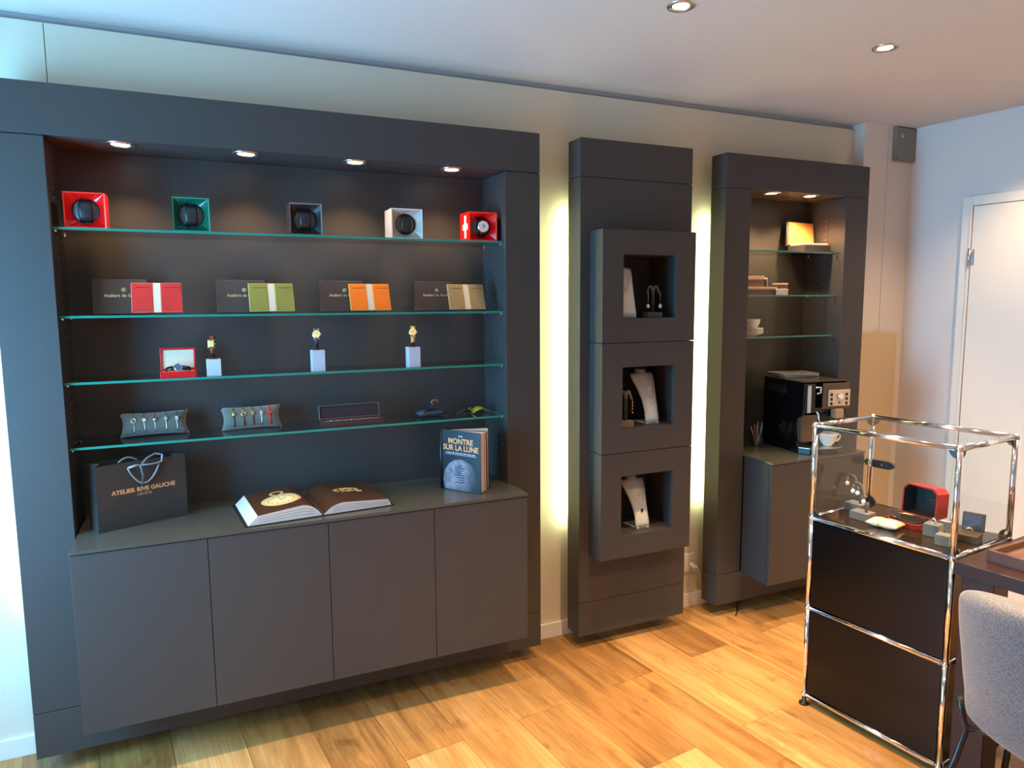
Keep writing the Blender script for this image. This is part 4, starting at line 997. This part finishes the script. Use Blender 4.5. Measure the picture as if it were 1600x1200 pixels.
# ------------------------------------------------------------------ wall socket and cable
t = thing('wall_socket', 'white wall socket low between the column and the coffee unit', 'wall socket', (.895, YW, .18))
bobj('socket_plate', (-.06, -.008, 0), (.062, -.0005, .098), M_BASE, t, .002)
bobj('socket_insert', (-.045, -.011, .052), (.05, -.0085, .09), M_WHITE, t, .001); bobj('socket_insert', (-.045, -.011, .008), (.05, -.0085, .046), M_WHITE, t, .001)
t = thing('power_plug', 'white plug with a white cable running down behind the coffee unit', 'plug', (.93, YW - .012, .22))
bm = NB(); cyl(bm, (0, 0, 0), (0, -.03, 0), .016, .011, 16); obj('plug_body', bm, M_BASE, t, .002)
bm = NB(); tube(bm, [(0, -.03, 0), (.012, -.034, -.002), (.035, -.02, -.03), (.05, -.012, -.075), (.056, -.01, -.11), (.09, -.015, -.15)], .0035, 8); obj('cable', bm, M_BASE, t)
# short dark cable on the floor under the coffee unit
bm = NB(); tube(bm, [(1.06, -.135, .004), (1.10, -.10, .004), (1.16, -.03, .004), (1.22, .03, .004)], .0035, 6); o = obj('floor_cable', bm, M_BLACK); tag(o, 'thin dark cable lying on the floor under the coffee unit', 'cable')

# ------------------------------------------------------------------ tube-frame showcase
US = V(.7675, -.8387, 0); UA = R(-83.3)
MU = Matrix.Translation(US) @ Matrix.Rotation(UA, 4, 'Z')      # local x: along the front, local y: depth
def U(u, w_, z): return MU @ V(u, w_, z)
t = thing('showcase', 'chrome tube showcase with a glass top box on two dark brown panels', 'showcase', US, UA)
UW, UD = .503, .353
ZB = (.04, .39, .74, 1.09)
for u in (0, UW):
    for w_ in (0, UD):
        bm = NB(); 
        for a, b in zip(ZB, ZB[1:]): cyl(bm, (u, w_, a), (u, w_, b), .0095, n=18)
        obj('upright_tube', bm, M_CHROME, t)
        bm = NB(); lathe(bm, [(0, 0), (.019, 0), (.019, .006), (.008, .010), (.008, .03), (0, .03)], 18, (u, w_, 0)); obj('foot', bm, M_BLACK, t)
        for z in ZB: bm = NB(); sphere(bm, (u, w_, z), .0128, 16); obj('ball_joint', bm, M_CHROME, t)
for z in ZB:
    for w_ in (0, UD): bm = NB(); cyl(bm, (.012, w_, z), (UW - .012, w_, z), .0095, n=18); obj('rail_tube', bm, M_CHROME, t)
    for u in (0, UW): bm = NB(); cyl(bm, (u, .012, z), (u, UD - .012, z), .0095, n=18); obj('rail_tube', bm, M_CHROME, t)
for a, b in zip(ZB[:2], ZB[1:3]):
    bobj('front_panel', (.011, -.003, a + .011), (UW - .011, .003, b - .011), M_USM, t, .0008)
    bobj('rear_panel', (.011, UD - .003, a + .011), (UW - .011, UD + .003, b - .011), M_USM, t, .0008)
    for u in (0, UW): bobj('side_panel', (u - .003, .011, a + .011), (u + .003, UD - .011, b - .011), M_USM, t, .0008)
bobj('deck_panel', (.0105, .0105, .742), (UW - .0105, UD - .0105, .747), mat('gloss_brown_deck', srgb(36, 24, 17), .05, spec=.6), t, 0)
bobj('bottom_panel', (.0105, .0105, .042), (UW - .0105, UD - .0105, .046), M_USM, t, 0)
bm = NB(); box(bm, (.0105, .0105, 1.088), (UW - .0105, UD - .0105, 1.092)); obj('top_glass', bm, M_GLASS, t)
for nm, lo, hi in (('front_glass', (.0105, -.002, .751), (UW - .0105, .002, 1.079)), ('rear_glass', (.0105, UD - .002, .751), (UW - .0105, UD + .002, 1.079)),
                   ('side_glass', (-.002, .0105, .751), (.002, UD - .0105, 1.079)), ('side_glass', (UW - .002, .0105, .751), (UW + .002, UD - .0105, 1.079))):
    bm = NB(); box(bm, lo, hi); obj(nm, bm, M_GLASS, t)
def quarter(c, du, dw, dz, r=.031):
    """quarter disc clamp: in the plane spanned by (du,dw) and z"""
    bm = NB(); ax = V(du, dw, 0); nrm = V(-dw, du, 0)
    pts = [V(*c) - nrm * .0045] + [V(*c) - nrm * .0045 + ax * math.cos(a) * r + V(0, 0, dz) * math.sin(a) * r for a in [PI/2 * k / 8 for k in range(9)]]
    poly(bm, pts, nrm * .009); return bm
for z, dz in ((1.088, -1), (.742, 1)):
    for u, du in ((0, 1), (UW, -1)):
        for w_, dw in ((0, 1), (UD, -1)):
            obj('glass_clamp', quarter((u, w_, z), du, 0, dz), M_BLACK, t); obj('glass_clamp', quarter((u, w_, z), 0, dw, dz), M_BLACK, t)
bm = NB()
pp = [(.03 + .032 * math.cos(a) * (1) + (.0 if abs(a) < 0 else 0) , UD + .006, .905 + .016 * math.sin(a)) for a in [2*PI*k/24 for k in range(24)]]
pp = [(x + (.03 if x > .03 else -.03), y, z) for x, y, z in pp]
poly(bm, pp, (0, .012, 0)); obj('lock_plate', bm, M_BLACK, t, .002)
bm = NB(); cyl(bm, (.045, UD + .0055, .905), (.045, UD + .0005, .905), .006, n=14); cyl(bm, (.065, UD + .0055, .905), (.065, UD + .0005, .905), .003, n=10); obj('lock_screws', bm, M_CHROME, t)

# showcase contents
ZD = .7472
def place(u, w_): p = U(u, w_, ZD); return (p.x, p.y, p.z)
def tall_stand(label, u, w_, h, elab, rz):
    loc = place(u, w_)
    t = thing('earring_stand', label, 'earring stand', loc, UA + rz, 'earring stands in the showcase')
    bobj('base', (-.036, -.026, 0), (.036, .026, .03), M_TAUPE, t, .0015)
    bm = NB(); tube(bm, [(.014, 0, .029), (.012, 0, .055), (.0, 0, .085), (-.010, 0, h - .004), (-.018, 0, h), (-.034, 0, h - .002)], .005, 8, flat=(.0042, .0085)); obj('arm', bm, mat('dark_taupe', srgb(84, 82, 76), .8), t)
    for k, (ex, ez) in enumerate(((-.037, h - .008), (.006, h - .038))):
        er = thing('earring', elab[k], 'earring', loc, UA + rz, 'pearl earrings in the showcase')
        bm = NB(); tube(bm, [(ex + .004 * math.cos(a), -.008, ez - .005 + .009 * math.sin(a)) for a in [2*PI*i/12 for i in range(12)]], .0008, 6, True); obj('hook', bm, M_SILVER, er)
        bm = NB(); sphere(bm, (ex, -.008, ez - .021), .0078, 14, 1.1); obj('pearl', bm, M_PEARL, er)
tall_stand('grey earring stand at the left back of the showcase', .045, .205, .128, ('left pearl earring on the rear stand in the showcase', 'right pearl earring on the rear stand in the showcase'), R(0))
tall_stand('grey earring stand at the left front of the showcase', .125, .118, .128, ('left pearl earring on the front stand in the showcase', 'right pearl earring on the front stand in the showcase'), R(0))
# cream bracelet pillow lying
loc = place(.225, .095)
t = thing('cream_pillow', 'small cream pillow lying at the front of the showcase', 'pillow', loc, UA + R(8))
bm = NB()
def cp(u, v, s):
    x = u * 2 - 1; y = v * 2 - 1; b = ((1 - abs(x) ** 3) * (1 - abs(y) ** 2.4)) ** .5
    pinch = 1 - .14 * math.exp(-((x + .1) / .18) ** 2)
    return V(x * .055 * (1 - .08 * (1 - y * y)), y * .036 * (1 - .1 * (1 - x * x)), .016 + s * b * .016 * pinch)
grid(bm, lambda u, v: cp(u, v, 1), 18, 12); grid(bm, lambda u, v: cp(u, v, -1), 18, 12); bmesh.ops.remove_doubles(bm, verts=bm.verts, dist=.0005)
obj('cushion', bm, mat('cream_cloth', srgb(226, 200, 160), .8, noise=(60, .06)), t)
q = thing('bracelet', 'thin gold bracelet around the cream pillow', 'bracelet', loc, UA + R(8))
bm = NB(); tube(bm, [(-.01, .036 * math.cos(a), .017 + .0165 * math.sin(a)) for a in [2*PI*k/24 for k in range(24)]], .0008, 6, True); obj('chain', bm, M_GOLD, q)
bm = NB(); sphere(bm, (-.01, 0, .0345), .003, 8); obj('charm', bm, M_GOLD, q)
# red octagonal jewellery box
loc = place(.250, .198)
t = thing('jewellery_box', 'open red cut-corner jewellery box with a black lining in the showcase', 'jewellery box', loc, UA + R(-6))
def octo(w_, d, c): return [(-w_ + c, -d), (w_ - c, -d), (w_, -d + c), (w_, d - c), (w_ - c, d), (-w_ + c, d), (-w_, d - c), (-w_, -d + c)]
M_RB = mat('red_box_leather', srgb(142, 24, 22), .35)
bm = NB(); poly(bm, [(x, y, 0) for x, y in octo(.064, .048, .018)], (0, 0, .02)); obj('base', bm, M_RB, t, .0015)
bm = NB(); poly(bm, [(x, y, .0203) for x, y in octo(.060, .044, .017)], (0, 0, .006)); obj('base_pad', bm, M_BLACK, t, .001)
Mt = Matrix.Translation((0, .052, .080)) @ Matrix.Rotation(R(87), 4, 'X')
oc = [(-.066, -.055), (.066, -.055), (.066, 0), (.066, .037), (.048, .055), (-.048, .055), (-.066, .037), (-.066, 0)]; ic = [(x * .92, y * .92) for x, y in oc]
bm = NB(); dpt = .07
O0 = [bm.verts.new((x, y, 0)) for x, y in oc]; O1 = [bm.verts.new((x * .93, y * .93, -dpt)) for x, y in oc]
I0 = [bm.verts.new((x, y, 0)) for x, y in ic]; I1 = [bm.verts.new((x * .93, y * .93, -dpt + .005)) for x, y in ic]
for k in range(8):
    j = (k + 1) % 8
    bm.faces.new([O0[k], O0[j], O1[j], O1[k]]); bm.faces.new([O0[k], O0[j], I0[j], I0[k]])
    f = bm.faces.new([I0[k], I0[j], I1[j], I1[k]]); f.material_index = 1
bm.faces.new(O1); f = bm.faces.new(I1); f.material_index = 1
obj('lid', bm, [M_RB, mat('black_satin', srgb(16, 20, 22), .35)], t, 0, M=Mt)
text('lid_print', '~~~~', .010, M_SILVER, t, (.004, .1165, .074), (R(87), 0, 0))
q = thing('bracelet', 'gold bracelet lying on the red jewellery box', 'bracelet', loc, UA + R(-6))
bm = NB(); tube(bm, [(.05 * math.cos(a), .038 * math.sin(a), .0275) for a in [PI * .1 + PI * .8 * k / 16 for k in range(17)]], .0013, 6); tube(bm, [(-.05, -.005, .0275), (-.045, -.03, .0275), (-.02, -.042, .0275)], .001, 6); obj('chain', bm, M_GOLD, q)
# two grey suede ring blocks
def cube(label, u, w_, s, h, grp='grey ring blocks in the showcase'):
    b = bobj('ring_block', (-s, -s, 0), (s, s, h), M_TAUPE, None, .002); b.location = place(u, w_); b.rotation_euler = (0, 0, UA + R(10)); return tag(b, label, 'ring block', grp)
cube('grey suede ring block with a ring, right of the red box', .360, .150, .024, .042)
p = U(.36, .15, ZD + .0435); q = thing('ring', 'silver ring on the grey block beside the red box', 'ring', p, UA)
bm = NB(); tube(bm, [(.0085 * math.cos(a), 0, .006 + .0085 * math.sin(a)) for a in [2*PI*k/20 for k in range(20)]], .0017, 8, True); obj('band', bm, M_SILVER, q)
bm = NB(); sphere(bm, (0, 0, .0155), .003, 8); obj('stone', bm, M_PEARL, q)
cube('empty grey suede ring block behind the front right post', .430, .085, .021, .036)
# ring box
loc = place(.452, .200)
t = thing('ring_box', 'open dark olive ring box at the right end of the showcase', 'ring box', loc, UA + R(12))
M_RBX = mat('olive_brown_box', srgb(48, 40, 30), .6, noise=(50, .08))
bobj('base', (-.032, -.036, 0), (.032, .03, .026), M_RBX, t, .0015)
bm = NB(); box(bm, (-.032, 0, 0), (.032, .018, .062)); obj('lid', bm, M_RBX, t, .0015, M=Matrix.Translation((0, .031, .024)) @ Matrix.Rotation(R(-6), 4, 'X'))
bm = NB(); box(bm, (-.026, -.001, .006), (.026, .0, .056)); obj('lid_lining', bm, mat('dark_olive_satin', srgb(42, 38, 34), .4), t, 0, M=Matrix.Translation((0, .0305, .024)) @ Matrix.Rotation(R(-6), 4, 'X'))
q = thing('ring', 'gold ring standing in the olive ring box', 'ring', U(.452, .198, ZD + .0265), UA + R(12))
bm = NB(); tube(bm, [(.0105 * math.cos(a), 0, .006 + .0105 * math.sin(a)) for a in [2*PI*k/22 for k in range(22)]], .0022, 8, True); obj('band', bm, M_GOLD, q)

# ------------------------------------------------------------------ table, tray
t = thing('table', 'dark walnut table standing against the showcase at the right edge', 'table', US, UA)
TU0, TU1, TW0, TW1 = .518, 2.3, -.022, .80
bobj('tabletop', (TU0, TW0, .70), (TU1, TW1, .742), M_WOOD, t, .002)
for u in (TU0 + .022, TU1 - .115):
    for w_ in (TW0 + .004, TW1 - .10):
        bobj('leg', (u, w_, 0), (u + .092, w_ + .092, .6995), M_WOOD, t, .002)
t = thing('wooden_tray', 'shallow brown wooden tray lying on the walnut table', 'tray', U(.571, .061, .7425), UA + R(-3))
M_TRAY = mat('tray_wood', srgb(78, 48, 29), .35, noise=(9, .35)); M_TRI = mat('tray_leather', srgb(100, 74, 64), .45, noise=(14, .1))
bm = NB(); box(bm, (0, 0, .0035), (.42, .014, .036)); box(bm, (0, .266, .0035), (.42, .28, .036)); box(bm, (0, .0142, .0035), (.014, .2658, .036)); box(bm, (.406, .0142, .0035), (.42, .2658, .036)); obj('rim', bm, M_TRAY, t, .001)
bobj('bottom', (0, 0, 0), (.42, .28, .0034), M_TRAY, t, 0)
bobj('inlay', (.0145, .0145, .0036), (.4055, .2655, .016), M_TRI, t, 0)

# ------------------------------------------------------------------ chair
p = U(.975, -.36, 0)
t = thing('shell_chair', 'grey fabric shell chair with thin black legs drawn up to the table', 'chair', p, UA)
M_FAB = mat('grey_melange_fabric', srgb(126, 124, 126), .9, bump=(420, .6, .0015), sheen=.4)
nt = M_FAB.node_tree; b = nt.nodes['Principled BSDF']; tc = nt.nodes.new('ShaderNodeTexCoord'); nz = nt.nodes.new('ShaderNodeTexNoise'); nz.inputs['Scale'].default_value = 430; nz.inputs['Detail'].default_value = 3
rp = nt.nodes.new('ShaderNodeValToRGB'); rp.color_ramp.elements[0].position = .35; rp.color_ramp.elements[0].color = srgb(48, 50, 56); rp.color_ramp.elements[1].position = .65; rp.color_ramp.elements[1].color = srgb(116, 115, 116)
nt.links.new(tc.outputs['Object'], nz.inputs['Vector']); nt.links.new(nz.outputs[0], rp.inputs[0]); nt.links.new(rp.outputs[0], b.inputs['Base Color'])
cp_ = [(.42, .465), (.34, .478), (.22, .448), (.10, .418), (.02, .412), (-.035, .446), (-.062, .53), (-.078, .64), (-.092, .72), (-.102, .79), (-.106, .812)]
def prof(v):
    a = v * (len(cp_) - 1); k = min(len(cp_) - 2, int(a)); f = a - k
    p0 = cp_[max(0, k-1)]; p1 = cp_[k]; p2 = cp_[k+1]; p3 = cp_[min(len(cp_)-1, k+2)]
    cr = lambda i: .5 * ((2*p1[i]) + (-p0[i]+p2[i])*f + (2*p0[i]-5*p1[i]+4*p2[i]-p3[i])*f*f + (-p0[i]+3*p1[i]-3*p2[i]+p3[i])*f**3)
    return cr(0), cr(1)
def shell(u, v):
    s = u * 2 - 1; y, z = prof(v)
    if v < .12: hw = .235 * (1 - .28 * (1 - v / .12) ** 2.5)
    elif v < .45: hw = .235 - .02 * math.sin((v - .12) / .33 * PI)
    else: hw = .235 + .028 * math.sin((v - .45) / .55 * PI * .75)
    if v > .86: hw *= max(.05, (1 - ((v - .86) / .145) ** 3.0)) ** .5 if v < 1 else .35
    back = min(1, max(0, (v - .35) / .25)); c = abs(s) ** 2.6
    return V(s * hw, y + c * (.085 * back), z + c * (.055 * (1 - back) * min(1, v * 5)))
bm = NB(); grid(bm, shell, 22, 40)
o = obj('seat_shell', bm, M_FAB, t); s_ = o.modifiers.new('solid', 'SOLIDIFY'); s_.thickness = .022; s_.offset = 0; b_ = o.modifiers.new('sub', 'SUBSURF'); b_.levels = 1; b_.render_levels = 2
for sx in (-1, 1):
    for (y0, z0, y1, fy) in ((.10, .405, .06, -.09), (.33, .43, .34, .42)):
        bm = NB(); tube(bm, [(sx * .285, y1, z0 + .065), (sx * .274, y1, z0 + .02), (sx * .262, y1, z0 - .02), (sx * .27, y1 * .8 + fy * .2, z0 - .10), (sx * .32, fy, .006)], .009, 10); tube(bm, [(sx * .14, y0, z0), (sx * .262, y1, z0 - .015)], .009, 10); obj('leg', bm, M_BLACK, t)
bm = NB()
for sx in (-1, 1): tube(bm, [(sx * .14, .09, .405), (sx * .14, .34, .43)], .009, 10)
obj('seat_rail', bm, M_BLACK, t)
